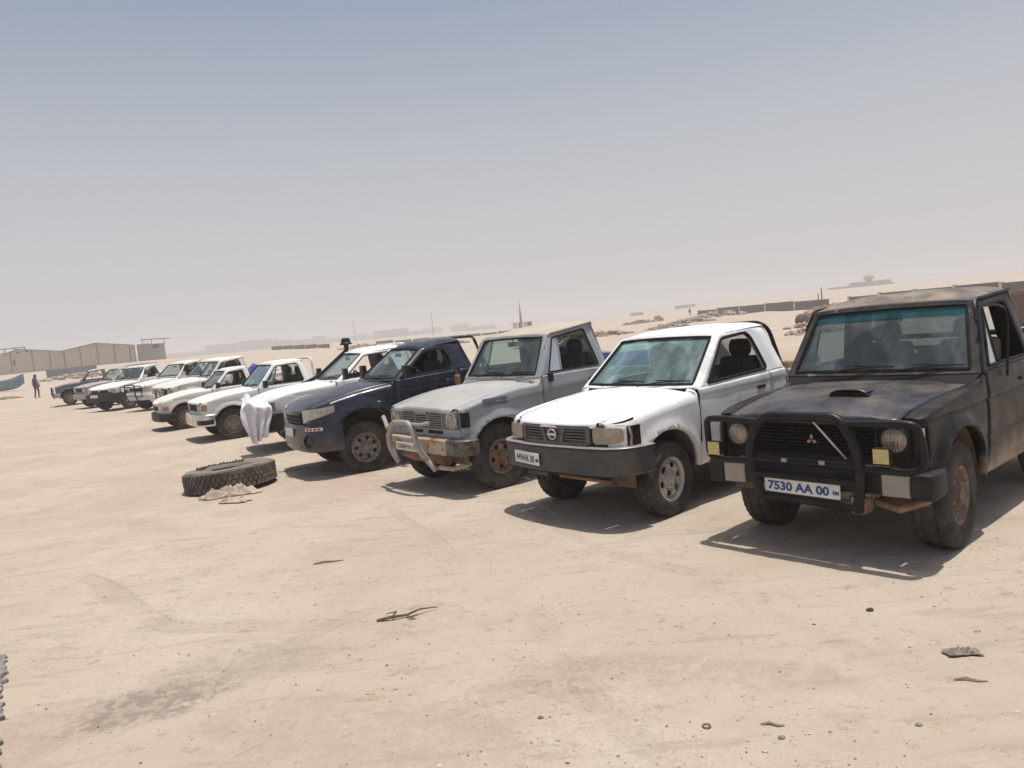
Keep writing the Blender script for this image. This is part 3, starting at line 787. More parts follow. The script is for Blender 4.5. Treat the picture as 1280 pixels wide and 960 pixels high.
# ================================================================== T1 black pickup with bull bar
def hood1(x, y):
    z = 0.0
    d = abs(y) - .50
    z += .016 * sstep(.05, -.02, d)                        # raised centre field
    if y > -.05:                                            # ridge that runs back from the scoop
        z += .03 * math.exp(-((y - .27) / .05) ** 2) * sstep(.25, .05, x) * sstep(-.5, -.25, x)
    return z
def truck1():
    T = Truck('black box-cab pickup with tubular bull bar and plate 7530 AA 00, nearest of the row', (2.61, 6.015), 221,
      dict(paint=P_BLACK, hood=P_BLACKHOOD, roof=P_BLACKROOF, pillar=P_CHIP, front=M['black'], cowl=M['black'], railm=P_BLACK, bedin=M['barepanel'], vent=M['blacktube']),
      w=.80, Rt=.39, tk=.68, wb=2.45, wheel='t1', xh=.60, bow=.02, rc=.06, xf=.545, hood=[(-.5,1.125),(0,1.10),(.4,1.06),(.6,1.02)], xhr=-.46, hcrown=.02, hoodroll=.06, rs=.035,
      zs=.42, ra=.45, ra_z=.06, flare=.05, flw=.055, zbf=1.20, zbr=1.20, xd0=-.60, xd1=-1.60, xcr=-1.82, xc=-.55, zc=1.205, xt=-.88, zt=1.745, xr=-1.68, zrr=1.79, yr=.665, dome=.065, crown=.015, wsbow=.035, wsm=.055,
      win=[(-.74,1.235),(-.96,1.69),(-1.53,1.715),(-1.66,1.24)], wrad=(.02,.03,.07,.03), zcr=lambda x: .99, crd=.010, barrel=.02, rail=True, glass='glassdark', vent=(-1.02,-1.0), sideglass=False, seattan=True, steer=4, rrad=.05,
      hoodfn=hood1, zbed=1.20, zfp0=.62, barm=None, dent=.003)
    P = T.P; part = T.part
    part('sun_band', MB().grid([[T.ws(lerp(-.905, .905, j / 12), lerp(.80, .935, i / 2), -.003) for j in range(13)] for i in range(3)]), M['glassband'])
    # hood scoop with an open mouth
    sc = MB()
    rows = []
    for i in range(9):
        t = i / 8; x = lerp(.23, -.10, t); h = .055 * (1 - t) ** .8 + .002
        zb = T.hz(x) + .035
        rows.append([(x, .125 + s * .155, zb + h * (1 - abs(s) ** 5)) for s in [k / 6 - 1 for k in range(13)]])
    sc.grid(rows)
    part('hood_scoop', sc, P_BLACKHOOD, T.hood, solid=.008)
    part('scoop_mouth', MB().box(.10, .215, -.015, .265, T.hz(.2) + .02, T.hz(.2) + .072), M['seal'], T.hood)
    # grille
    gx = .615
    g = part('grille', MB().box(gx - .05, gx - .03, -.50, .50, .735, .975), M['seal'])
    for k in range(9):
        z = .75 + k * .0265
        part('slat', MB().prism([(gx - .03, z), (gx - .005, z + .004), (gx, z + .012), (gx - .03, z + .015)], 'y', -.475, .475), M['blacktube'], g)
    for y in (-.485, .485): part('grille_edge', MB().box(gx - .04, gx + .004, y - .012, y + .012, .735, .98), M['blacktube'], g, bevel=.005)
    part('grille_edge', MB().box(gx - .04, gx + .006, -.50, .50, .982, 1.0), M['blacktube'], g, bevel=.005)
    # three-diamond emblem
    for a in (90, 210, 330):
        u = Vector((math.cos(R(a)), math.sin(R(a)))); v = Vector((-u.y, u.x)); L = .045
        q = [Vector((0, 0)) + u * .003, u * L * .5 + v * L * .29, u * L, u * L * .5 - v * L * .29]
        e = MB().prism([(p.x * 1.0 + .02, p.y + .855) for p in q], 'x', gx, gx + .012)
        part('emblem', e, plain('emblem_pink_%d' % a, (.42, .24, .21) if a != 90 else (.30, .28, .26), .4, .2, 20, metal=.3), g)
    # head lamps, bezels, corner lamps
    for sg in (-1, 1):
        y = sg * .60
        bz = part('lamp_bezel', MB().box(.57, .60, y - .115 if sg > 0 else y - .105, y + .105 if sg > 0 else y + .115, .74, .985), M['blacktube'], bevel=.006)
        disc_lamp(T, 'headlight', y, .875, .605, .092, M['lamp'], M['black'])
        for k in range(3):
            part('corner_lamp', T.bar(sg * (.735 + k * .035), sg * (.735 + k * .035 + .016), [(-.02, .75), (.016, .75), (.016, .96), (-.02, .96)], n=2), M['chrome'] if k == 1 else M['black'])
    # valance and rusty crossmember
    part('valance', MB().box(.50, .585, -.62, .62, .60, .69), M['barepanel'], bevel=.01)
    part('crossmember', MB().box(.40, .64, -.40, .42, .425, .50), M['barepanel'], bevel=.02)
    part('tow_bracket', MB().box(.56, .72, .33, .42, .36, .47).tube([(.5, .36, .42), (.62, .62, .40), (.45, .75, .44)], .03, 8), rusty('orange_rust', (.22, .12, .08), .5, 3, c2=(.24, .12, .06)), bevel=.01)
    # bumper: black middle, scuffed panels, black ends
    def sec(o0, o1, z0, z1): return [(o0, z0), (o1 - .015, z0), (o1, z0 + .02), (o1, z1 - .02), (o1 - .015, z1), (o0, z1)]
    part('bumper', T.bar(-.52, .52, sec(.0, .075, .50, .655)), M['black'], angle=30)
    for sg in (-1, 1):
        part('bumper_panel', MB().box(.56, .677, min(sg*.525, sg*.715), max(sg*.525, sg*.715), .495, .66), M['silverbump'], bevel=.012)
        part('bumper_end', MB().prism([(.40, sg*.775), (.40, sg*.855), (.60, sg*.87), (.68, sg*.85), (.69, sg*.72), (.56, sg*.72)], 'z', .485, .665), M['black'], bevel=.02, bseg=3)
    T.plate('7530 AA 00', .712, -.335, .255, .455, .565, 'blue', tilt=-1.5, extra='RIM')
    # bull bar
    bx = .745
    def arc(pts, r=.09, seg=6):
        out = []
        for i, p in enumerate(pts):
            p = Vector(p)
            if i in (0, len(pts) - 1): out.append(p); continue
            a = Vector(pts[i-1]); b = Vector(pts[i+1]); rr = min(r, (a - p).length * .45, (b - p).length * .45)
            p1 = p + (a - p).normalized() * rr; p2 = p + (b - p).normalized() * rr
            for k in range(seg + 1):
                t = k / seg; out.append(p1 * (1-t)**2 + p * 2*t*(1-t) + p2 * t*t)
        return out
    T.arc = arc
    bb = part('bull_bar', MB().tube(arc([(bx - .02, -.36, .43), (bx, -.43, .70), (bx + .01, -.385, .90), (bx, -.29, 1.045), (bx, .29, 1.045), (bx + .01, .385, .90), (bx, .43, .70), (bx - .02, .38, .38)], .12), .037, 12), M['blacktube'])
    for sg in (-1, 1):
        part('side_loop', MB().tube(arc([(bx, sg * .33, 1.0), (bx, sg * .70, 1.015), (bx - .01, sg * .80, 1.005), (bx - .05, sg * .825, .86), (bx - .05, sg * .82, .715), (bx - .01, sg * .75, .685), (bx, sg * .42, .69)], .07), .026, 10), M['blacktube'], bb)
    part('cross_rail', MB().tube([(bx - .01, -.42, .715), (bx - .01, .42, .70)], .024, 10), M['blacktube'], bb)
    part('cross_rail', MB().tube([(bx, -.42, .60), (bx, .42, .585)], .026, 10), M['blacktube'], bb)
    part('lower_rail', MB().tube([(bx - .05, -.37, .425), (bx - .05, .39, .405)], .034, 10), M['blacktube'], bb)
    part('brace', MB().tube([(bx - .01, .09, 1.02), (bx - .06, .30, .74)], .007, 6), M['chrome'], bb)
    for y in (-.13, .16): part('clip', MB().box(bx + .012, bx + .03, y - .022, y + .022, .705, .735), M['silverbump'], bb, bevel=.004)
    for y, z in ((-.735, .775), (.575, .79)):
        sp = part('work_light', MB().box(bx - .035, bx + .02, y - .058, y + .058, z - .055, z + .055), M['black'], bevel=.006)
        for i in range(4):
            for j in range(4):
                yy, zz = y - .039 + i * .026, z - .039 + j * .026
                part('led_cell', MB().lathe([(.0125, .0), (.0125, .004), (.008, .007), (.001, .008)], 8, 'x', (bx + .018, yy, zz)), M['led'], sp, )
        part('bezel_glass', MB().box(bx + .0185, bx + .0215, y - .052, y + .052, z - .05, z + .05), M['led'], sp)
    # door side trim, exhaust-side step, mirror arm post
    for sg in (1, -1):
        part('rubbing_strip', MB().grid([[(x, sg * (T.ysd(x, .70, True) + .006), .685), (x, sg * (T.ysd(x, .70, True) + .014), .70), (x, sg * (T.ysd(x, .70, True) + .006), .715)] for x in [lerp(-.62, -1.6, k / 10) for k in range(11)]]), M['black'])
    part('window_frame_tube', MB().tube(arc([(-.70, .74, 1.70), (-.95, .79, 1.70), (-1.09, .81, 1.66), (-1.09, .825, 1.55), (-1.0, .83, 1.13)], .06), .011, 6), M['blacktube'])
    # bed hoop behind the cab
    part('headboard', MB().tube([(-1.95, -.70, 1.2), (-1.95, -.70, 1.42), (-1.95, .70, 1.42), (-1.95, .70, 1.2)], .025, 8).tube([(-1.95, -.70, 1.31), (-1.95, .70, 1.31)], .018, 8), M['blacktube'])
    return T
T1 = truck1()

# ================================================================== T2 white pickup with steel bumper
def truck2():
    T = Truck('white hand-painted pickup with dark channel bumper and missing left indicator, second from the black pickup', (.90, 7.67), 218,
      dict(paint=P_WHITE, hood=P_WHITEHOOD, roof=P_WHITEHOOD, pillar=P_WHITE, front=M['black'], cowl=M['black'], bedin=P_WHITE),
      w=.81, Rt=.352, tk=.70, wb=2.65, wheel='t2', xh=.69, bow=.09, rc=.20, htaper=.07, xf=.50, hood=[(-.5,1.105),(-.1,1.075),(.3,1.03),(.55,.985),(.68,.945)], xhr=-.44, hcrown=.045, hoodroll=.045, rs=.09,
      zs=.39, ra=.43, ra_z=.045, flare=.022, flw=.06, zbf=1.13, zbr=1.17, xd0=-.47, xd1=-1.66, xcr=-1.96, xc=-.50, zc=1.14, xt=-1.03, zt=1.615, xr=-1.80, zrr=1.645, yr=.665, dome=.045, crown=.02, wsbow=.09, wsm=.06,
      win=[(-.64,1.165),(-1.05,1.57),(-1.52,1.60),(-1.65,1.20)], wrad=(.02,.06,.10,.05), zcr=lambda x: lerp(1.045, 1.075, -x / 1.9), crd=.008, glass='glassteal', sideglass=False, steer=6, rrad=.10, zbed=1.10, zfp0=.66, dent=.005, gask=.016, sealr=.017)
    P = T.P; part = T.part
    pl = plain('grille_plastic', (.062, .068, .078), .5, .2, 8, dust=.2)
    # open dark mouth below the hood lip
    g = T.patch('grille', -.46, .46, .755, .915, .012, pl, n=16, edge=.03)
    for sg in (-1, 1):
        T.patch('grille_opening', sg * .16, sg * .42, (.785, .80), (.895, .895), .016, M['seal'], g, edge=.01)
        for k in range(4): T.patch('slat', sg * .16, sg * .42, .797 + k * .027, .808 + k * .027, .024, pl, g, nz=1, edge=.012)
        T.patch('grille_bar', sg * .115, sg * .155, .76, .915, .03, pl, g, n=2, edge=.03, sl0=-sg * .03, sl1=sg * .015)
        T.patch('grille_bar', sg * .425, sg * .47, .765, .92, .03, pl, g, n=2, edge=.03)
    T.patch('grille_bar', -.46, .46, .905, .935, .034, pl, g, n=16, nz=1, edge=.04)
    T.patch('grille_bar', -.44, .44, .748, .778, .034, pl, g, n=16, nz=1, edge=.04)
    x0 = T.fpt(0, .84, .032)[0]
    em = MB().tube([(x0, .052 * math.cos(a), .845 + .048 * math.sin(a)) for a in [2 * math.pi * k / 24 for k in range(24)]], .009, 6, closed=True)
    em.box(x0 - .005, x0 + .010, -.062, .062, .833, .857)
    part('emblem', em, M['chrome'], g)
    for sg in (-1, 1):
        h = T.patch('headlight', sg * .50, sg * .80, (.765, .785), (.925, .915), .02, M['lamp'], bulge=.016, n=18, nz=6, edge=.05, rnd_=7)
        T.patch('lamp_surround', sg * .485, sg * .83, .745, .935, -.004, M['black'], h, n=10, edge=.03)
    T.patch('corner_lamp', -.83, -.93, .765, .92, .012, M['amber'], edge=.03)
    # left indicator missing: a dark hole with a bent bracket
    hole = T.patch('lamp_hole', .83, .97, .735, .925, .014, M['seal'], edge=.03)
    part('bracket', MB().tube([T.fpt(.85, .74, .022), T.fpt(.86, .84, .03), T.fpt(.845, .92, .022)], .012, 6), M['barepanel'], hole)
    # steel channel bumper with a white-edged top lip
    bump = plain('bumper_steel_paint', (.040, .041, .045), .5, .3, 5, dust=.12)
    b = part('bumper', T.bar(-.98, 1.05, [(-.02, .50), (.085, .495), (.095, .51), (.095, .715), (.085, .73), (-.02, .735)], n=40), bump, angle=30, dent=.006)
    part('bumper_lip', T.bar(-.985, 1.055, [(-.02, .737), (.096, .737), (.102, .742), (.096, .748), (-.02, .748)], n=40), M['silverbump'], b, angle=30, dent=.006)
    part('skid_plate', MB().prism([(.62, .50), (.72, .47), (.30, .33), (.24, .38)], 'y', -.45, .45), M['under'])
    part('axle_crossmember', MB().box(.30, .42, -.30, .48, .34, .42).tube([(.34, .40, .36), (.30, .75, .38)], .02, 6), rusty('rusty_crossmember', (.24, .13, .08), .6, 4), bevel=.015)
    T.plate('4494AK 00', T.fpt(-.36, .6, .101)[0] + .004, -.56, -.13, .545, .665, 'darkprint', tilt=-1, yaw=-9 + 2, extra='RIM')
    part('antenna_hole', MB().lathe([(.022, -.004), (.022, .003), (.001, .0035)], 16, 'y', (-.33, T.ysd(-.33, .985), .985)), M['seal'])
    part('door_gap', MB().tube([(-.47, T.ysd(-.47, z) - .002, z) for z in (.62, .75, .9, 1.0, 1.09)], .011, 6), M['seal'])
    # hoop behind the cab
    part('roll_hoop', MB().tube(T1.arc([(-2.02, -.78, 1.02), (-1.86, -.68, 1.68), (-1.86, .68, 1.68), (-2.02, .78, 1.02)], .16), .022, 10), M['blacktube'])
    part('bed_rail', MB().tube([(-2.0, .80, 1.13), (-3.4, .80, 1.13)], .022, 8), M['barepanel'])
    T.part('cargo_box', MB().box(-2.9, -2.2, -.1, .68, 1.02, 1.22), M['barepanel'], bevel=.02)
    return T
T2 = truck2()

# ================================================================== T3 weathered grey box pickup
def truck3():
    T = Truck('weathered grey box-shaped pickup with bent pipe nudge bar and rusty bumper', (-.683, 9.652), 218,
      dict(paint=P_GREY, hood=P_GREYHOOD, roof=P_GREYROOF, pillar=P_GREY, front=P_GREY, cowl=P_GREYHOOD, railm=P_GREYROOF, vent=P_GREY, handle=M['seal']),
      w=.82, Rt=.39, tk=.70, wb=2.75, wheel='t3', xh=.56, bow=.02, rc=.05, xf=.51, hood=[(-.7,1.17),(-.2,1.15),(.2,1.09),(.56,1.01)], xhr=-.62, hcrown=.025, hoodroll=.05, rs=.04,
      zs=.42, ra=.455, ra_z=.02, flare=.03, flw=.05, zbf=1.255, zbr=1.265, xd0=-.70, xd1=-1.72, xcr=-1.86, xc=-.68, zc=1.245, xt=-.97, zt=1.745, xr=-1.74, zrr=1.845, yr=.68, dome=.04, crown=.015, wsbow=.04, wsm=.07,
      win=[(-.84,1.285),(-1.03,1.705),(-1.60,1.775),(-1.71,1.295)], wrad=(.02,.03,.03,.02), zcr=lambda x: lerp(1.01, 1.06, -x), crd=.010, barrel=.02, rail=True, glass='glassgrey', vent=(-1.13,-1.06), sideglass=False, steer=3, rrad=.04, zbed=1.10, zfp0=.66, dent=.005, hoodfn=lambda x, y: .014 * sstep(.44, .36, abs(y)))
    P = T.P; part = T.part
    gx = .575
    sl = paint('grille_grey_paint', (.28, .28, .27), None, 0, dust=.5, low=0, seed=20)
    g = part('grille', MB().box(gx - .04, gx - .015, -.46, .46, .79, .985), M['seal'])
    for k in range(7): part('slat', MB().prism([(gx - .015, .797 + k * .027), (gx + .008, .799 + k * .027), (gx + .008, .810 + k * .027), (gx - .015, .812 + k * .027)], 'y', -.455, .455), sl, g)
    for y in (-.46, -.15, .15, .46): part('grille_post', MB().box(gx - .02, gx + .006, y - .008, y + .008, .785, .985), sl, g)
    text_mesh('TOYOTA', part('badge', MB().box(gx + .006, gx + .014, -.16, .16, .945, .985), M['black'], g), (gx + .0155, -.14, .951), .035, M['chrome'], fit=.28)
    for sg in (-1, 1):
        pn = part('lamp_panel', MB().box(gx - .03, gx - .008, min(sg*.47, sg*.745), max(sg*.47, sg*.745), .785, .99), plain('lamp_panel_grey', (.16, .17, .18), .6, .2, 8, dust=.2), bevel=.006)
        disc_lamp(T, 'headlight', sg * .64, .885, gx - .002, .085, M['lamp'], M['chrome'])
        T.patch('corner_lamp' if sg < 0 else 'lamp_hole', sg * .79, sg * .90, .80, .975, .012, M['seal'] if sg > 0 else M['amber'], edge=.02)
    vs_ = part('valance', MB().box(gx - .06, gx - .012, -.78, .78, .675, .782), P_GREY, bevel=.012)
    for y in (-.17, .27): part('slot', MB().box(gx - .02, gx - .009, y - .16, y + .16, .715, .755), M['seal'], vs_)
    sec = [(.0, .49), (.095, .485), (.11, .50), (.11, .655), (.095, .67), (.0, .672)]
    rb = rusty('rusty_bumper', (.44, .35, .26), .42, 11, .8)
    part('bumper', T.bar(-.86, .60, sec), rb, angle=30, dent=.006)
    part('bumper_end', T.bar(.605, .93, [(o + .004 if o > .05 else o, z) for o, z in sec], n=12), rusty('black_bumper_end', (.045, .045, .045), .12, 12, .5), angle=30, dent=.004)
    part('lower_crossmember', MB().prism([(.60, .49), (.64, .42), (.50, .33), (.40, .40)], 'y', -.42, .40), rusty('brown_rust_plate', (.26, .13, .09), .55, 14))
    part('tow_hook', MB().tube([(.5, .34, .36), (.62, .36, .32), (.55, .55, .31), (.35, .70, .36)], .028, 8), rb)
    pipe = rusty('dented_pipe', (.33, .31, .285), .22, 17, .6, .2)
    bx = .76
    nb = part('nudge_bar', MB().tube(T1.arc([(bx - .10, -.50, .33), (bx, -.56, .56), (bx, -.40, .86), (bx + .01, .06, .86), (bx + .0, .14, .56), (bx - .10, .36, .30)], .12), .035, 12), pipe, dent=.012)
    part('side_pipe', MB().tube([(bx, -.44, .82), (bx - .05, -.62, .76), (bx - .08, -.72, .84), (bx - .1, -.80, .90)], .028, 8), pipe, nb)
    part('brace', MB().tube([(bx, .05, .85), (bx - .03, .22, .845), (bx - .09, .32, .86)], .022, 8), pipe, nb)
    T.plate('5588HN 03', .70, -.46, .06, .505, .605, 'darkprint', tilt=-1)
    # mirror stubs, wiper stumps, side bright strip
    part('mirror_bracket', MB().box(-.86, -.80, .80, .86, 1.17, 1.28).box(-.84, -.82, .76, .82, 1.20, 1.22), M['black'], bevel=.006)
    part('mirror', MB().box(-.62, -.58, -.93, -.83, 1.17, 1.30), rusty('rusty_mirror', (.2, .1, .06), .6, 5), bevel=.012)
    part('belt_strip', MB().grid([[(x, T.ysd(x, 1.235, False) - .006, 1.232), (x, T.ysd(x, 1.235, False) + .006, 1.240), (x, T.ysd(x, 1.235, False) - .008, 1.25)] for x in [lerp(-.72, -1.84, k / 10) for k in range(11)]]), M['chrome'])
    part('repair_patch', MB().grid([[(x, T.ysd(x, z) + .005, z) for z in (1.00, 1.03, 1.06, 1.09)] for x in (-.12, -.05, .05, .15, .24)]), paint('dark_primer', (.15, .16, .175), None, 0, dust=.2, low=0, seed=33))
    part('cab_block', MB().box(-.70, -.62, .66, .74, 1.16, 1.21), rb, bevel=.01)
    # cloth bundle on the dashboard
    cl = MB().lathe([(.001, .09), (.08, .075), (.15, .03), (.16, 0), (.001, -.01)], 14, 'z', (-.92, .36, 1.20)).moved(lambda v: v + noise.noise_vector(v * 9) * .03)
    part('dash_cloth', cl, plain('teal_cloth', (.07, .26, .28), .9, .2, 12))
    return T
T3 = truck3()

# ================================================================== the rest of the row
def front_std(T, lamp, grille, bumper, lampmat='lampclear', gm=None, bm=None, ind=None, slats=5, wrap=.12, badge=False, fog=False, lip=None):
    """lamp=(s0,s1,z0,z1) grille=(half,z0,z1) bumper=(z0,z1,out)"""
    P = T.P; gm = gm or M['black']; bm = bm or M['black']
    h, z0, z1 = grille
    g = T.patch('grille', -h, h, z0, z1, .0, M['seal'], n=14, edge=.02)
    for k in range(slats):
        z = lerp(z0, z1, (k + .5) / slats); T.patch('slat', -h, h, z - .006, z + .006, .014, gm, g, n=14, nz=1, edge=.02)
    for s_ in (-h, 0, h): T.patch('grille_bar', s_ - .012, s_ + .012, z0, z1, .016, gm, g, n=1, edge=.02)
    if badge: T.part('badge', MB().lathe([(.05, -.004), (.05, .006), (.001, .008)], 20, 'x', T.fpt(0, (z0 + z1) / 2, .016)), M['chrome'], g)
    for sg in (1, -1):
        hl = T.patch('headlight', sg * lamp[0], sg * lamp[1], lamp[2], lamp[3], .014, M[lampmat], n=16, edge=.035, bulge=.012, rnd_=9)
        u0, u1 = lamp[0] + .02, lerp(lamp[0], lamp[1], .45)
        if ind: T.patch('indicator', sg * ind[0], sg * ind[1], ind[2], ind[3], .014, M['amber'], hl, n=5, edge=.03)
    zb0, zb1, o = bumper; smax = T.plan.s[22] + wrap
    b = T.part('bumper', T.bar(-smax, smax, [(-.04, zb0), (o * .8, zb0), (o, zb0 + .03), (o, lerp(zb0, zb1, .55)), (o * .92, zb1 - .02), (o * .75, zb1), (-.04, zb1)], n=40), bm, angle=35, dent=.004)
    if lip: T.part('bumper_lip', T.bar(-smax, smax, [(0, zb1 + .002), (o * .9, zb1 + .002), (o * .92, zb1 + .02), (0, zb1 + .022)], n=40), M[lip], b)
    if fog:
        for sg in (1, -1):
            x, y, z = T.fpt(sg * .52, lerp(zb0, zb1, .5), o + .002)
            T.part('fog_lamp_recess', MB().lathe([(.085, -.03), (.085, .004), (.07, .010), (.06, -.01), (.001, -.012)], 20, 'x', (x - .01, y, z)), M['seal'], b)
    return b
def mirrors(T, x, z, mat, big=.0):
    for sg in (1, -1):
        y = T.P.w + .05
        T.part('mirror', MB().box(x - .05, x + .03, min(sg*y, sg*(y + .15)), max(sg*y, sg*(y + .15)), z - .01, z + .15 + big).tube([(x - .01, sg * (T.P.w - .09), z + .02), (x - .01, sg * (y + .02), z + .05)], .014, 6), mat, bevel=.02, bseg=3)
def hoop(T, x, z, y, mat, r=.022, lean=.12, slats=0):
    o = T.part('roll_hoop', MB().tube(T1.arc([(x - lean, -y, T.P.zbed - .02), (x, -y + .06, z), (x, y - .06, z), (x - lean, y, T.P.zbed - .02)], .14), r, 10), mat)
    return o

# T4 dark navy rounded pickup
T4 = Truck('dark navy rounded pickup with swept headlight and red-white sticker on its bumper', (-2.59, 11.80), 209,
    dict(paint=P_NAVY, front=P_NAVY, cowl=M['black'], handle=P_NAVY, bedin=M['black']),
    w=.86, Rt=.37, tk=.74, wb=3.0, wheel='t4', xh=.82, bow=.13, rc=.30, hood=[(-.55,1.235),(-.1,1.19),(.35,1.11),(.65,1.03),(.82,.95)], xhr=-.50, hcrown=.05, hoodroll=.05, rs=.09, htaper=.10,
    zs=.44, ra=.475, ra_z=.10, flare=.045, flw=.10, zbf=1.265, zbr=1.33, xd0=-.53, xd1=-1.58, xcr=-1.84, xc=-.56, zc=1.275, xt=-1.11, zt=1.705, xr=-1.72, zrr=1.755, yr=.64, dome=.055, crown=.03, wsbow=.16, wsm=.05,
    win=[(-.68,1.315),(-1.10,1.645),(-1.44,1.69),(-1.53,1.36)], wrad=(.03,.08,.14,.10), zcr=lambda x: lerp(1.09, 1.17, -x / 1.9), crd=.008, glass='glassgrey', sideglass=False, rrad=.14, zbed=1.22, zfp0=.50, lean=.0, dent=.002, sealr=.009, steer=-4)
T4.patch('headlight', .50, 1.08, (.79, .94), (.985, 1.025), .010, M['lampclear'], n=14, edge=.04, bulge=.012)
T4.patch('headlight', -.50, -1.08, (.79, .94), (.985, 1.025), .010, M['lampclear'], n=14, edge=.04, bulge=.012)
_g = T4.patch('grille', -.44, .44, .78, .95, .006, M['seal'], n=14, edge=.03)
for k in range(3): T4.patch('slat', -.43, .43, .80 + k * .055, .818 + k * .055, .02, M['black'], _g, n=14, nz=1, edge=.02)
_b = T4.part('bumper', T4.bar(-1.16, 1.16, [(-.03, .40), (.02, .385), (.055, .42), (.07, .52), (.06, .66), (.03, .775), (-.02, .79)], n=44), P_NAVY, angle=50)
for sg in (1, -1):
    x, y = T4.plan.at(sg * .70, .068)
    T4.part('fog_lamp_recess', MB().lathe([(.085, -.06), (.085, .004), (.07, .012), (.055, -.02), (.001, -.025)], 20, 'x', (0, 0, 0)).moved(lambda v: Matrix.Rotation(sg * R(38), 3, 'Z') @ v + Vector((x, y, .56))), M['seal'], _b)
st = T4.patch('sticker', .66, .90, .70, .745, .073, M['sticker'], _b, n=6, nz=1, edge=.004)
for k in range(4): T4.patch('sticker_block', .69 + k * .052, .72 + k * .052, .707, .738, .076, M['red'], st, n=1, nz=1, edge=.003)
T4.plate('', T4.fpt(.10, .7, .075)[0] + .008, -.10, .24, .60, .72, 'darkprint', yaw=4)
mirrors(T4, -.66, 1.30, M['black'], .03)
hoop(T4, -1.98, 1.80, .74, M['blacktube'], .02)
T4.part('hoop_brace', MB().tube([(-1.98, .66, 1.74), (-2.18, .74, 1.22)], .016, 8).tube([(-1.98, -.66, 1.74), (-2.18, -.74, 1.22)], .016, 8), M['blacktube'])
T4.part('side_repeater', MB().box(-.28, -.22, T4.ysd(-.25, 1.0) - .002, T4.ysd(-.25, 1.0) + .008, .985, 1.005), M['chrome'], bevel=.003)
T4.part('aerial', MB().tube([(-.52, .52, 1.25), (-.58, .52, 1.36), (-.60, .54, 1.33)], .006, 5), M['seal'])

# T5 white pickup with snorkel
T5 = Truck('bright white pickup with black snorkel mushroom, behind the navy pickup', (-4.2, 15.04), 208,
    dict(paint=P_W5, front=M['black'], cowl=M['black'], bedin=P_W5),
    w=.86, Rt=.37, tk=.73, wb=3.0, wheel='far', xh=.84, bow=.08, rc=.16, hood=[(-.55,1.155),(-.1,1.13),(.35,1.08),(.7,1.0),(.84,.95)], xhr=-.50, hcrown=.04, hoodroll=.05, rs=.06,
    zs=.44, ra=.46, ra_z=.06, flare=.03, flw=.07, zbf=1.18, zbr=1.21, xd0=-.55, xd1=-1.70, xcr=-2.02, xc=-.60, zc=1.185, xt=-1.22, zt=1.665, xr=-1.95, zrr=1.70, yr=.64, dome=.05, crown=.03, wsbow=.14, wsm=.05,
    win=[(-.74,1.215),(-1.20,1.61),(-1.70,1.64),(-1.82,1.24)], wrad=(.03,.08,.05,.05), zcr=1.03, glass='glassgrey', sideglass=False, rrad=.14, zbed=1.15, zfp0=.55, dent=.002)
front_std(T5, (.50, .86, .79, .95), (.44, .78, .93), (.42, .76, .11), bm=M['black'], gm=M['chrome'], ind=(.87, .96, .80, .94))
mirrors(T5, -.70, 1.21, M['black'], .05)
hoop(T5, -2.10, 1.76, .60, P_W5, .03)
sn = T5.part('snorkel', MB().tube(T1.arc([(.0, -.86, 1.02), (-.45, -.87, 1.16), (-.70, -.86, 1.26), (-1.22, -.80, 1.66), (-1.30, -.79, 1.72), (-1.30, -.79, 1.86)], .1), [.05] * 26 if False else .048, 10), M['blacktube'])
T5.part('snorkel_head', MB().lathe([(.05, 1.80), (.058, 1.845), (.132, 1.848), (.128, 1.868), (.100, 1.895), (.092, 1.965), (.062, 1.99), (.001, 1.995)], 20, 'z', (-1.30, -.79, 0)), M['blacktube'], sn)
T5.part('mud_flap', MB().box(.50, .52, .52, .80, .26, .50), M['black'])

# T6 old white pickup
T6 = Truck('old white pickup with chrome bumper and twin rectangular lamps, behind the white cloth', (-6.70, 17.77), 213,
    dict(paint=P_W6, front=P_W6, cowl=M['black'], bedin=P_W6),
    w=.81, Rt=.342, tk=.70, wb=2.7, wheel='t6', xh=.66, bow=.05, rc=.10, hood=[(-.6,1.055),(-.1,1.02),(.3,.965),(.66,.875)], xhr=-.55, hcrown=.03, hoodroll=.04, rs=.045,
    zs=.34, ra=.41, ra_z=.02, flare=.025, flw=.05, zbf=1.065, zbr=1.07, xd0=-.62, xd1=-1.66, xcr=-1.86, xc=-.64, zc=1.075, xt=-1.07, zt=1.56, xr=-1.74, zrr=1.575, yr=.63, dome=.045, crown=.02, wsbow=.08, wsm=.05,
    win=[(-.76,1.10),(-1.10,1.505),(-1.62,1.535),(-1.70,1.11)], wrad=(.02,.06,.09,.05), zcr=lambda x: lerp(.88, .93, -x / 1.9), crd=.010, glass='glassteal', sideglass=False, vent=(-1.14,-.98), rrad=.10, zbed=1.0, zfp0=.56, dent=.003)
front_std(T6, (.44, .72, .69, .83), (.42, .68, .83), (.36, .62, .10), bm=M['chrome'], gm=M['black'], ind=(.73, .86, .69, .83), slats=4)
for sg in (1, -1):
    T6.patch('lamp_divider', sg * .575, sg * .585, .69, .83, .03, M['black'], n=1, edge=.02)
mirrors(T6, -.74, 1.06, M['black'])
hoop(T6, -1.98, 1.62, .68, P_W6, .028, lean=.02)
T6.part('bumper_step', T6.bar(.62, .95, [(0, .40), (.11, .40), (.11, .50), (0, .50)], n=8), M['black'])

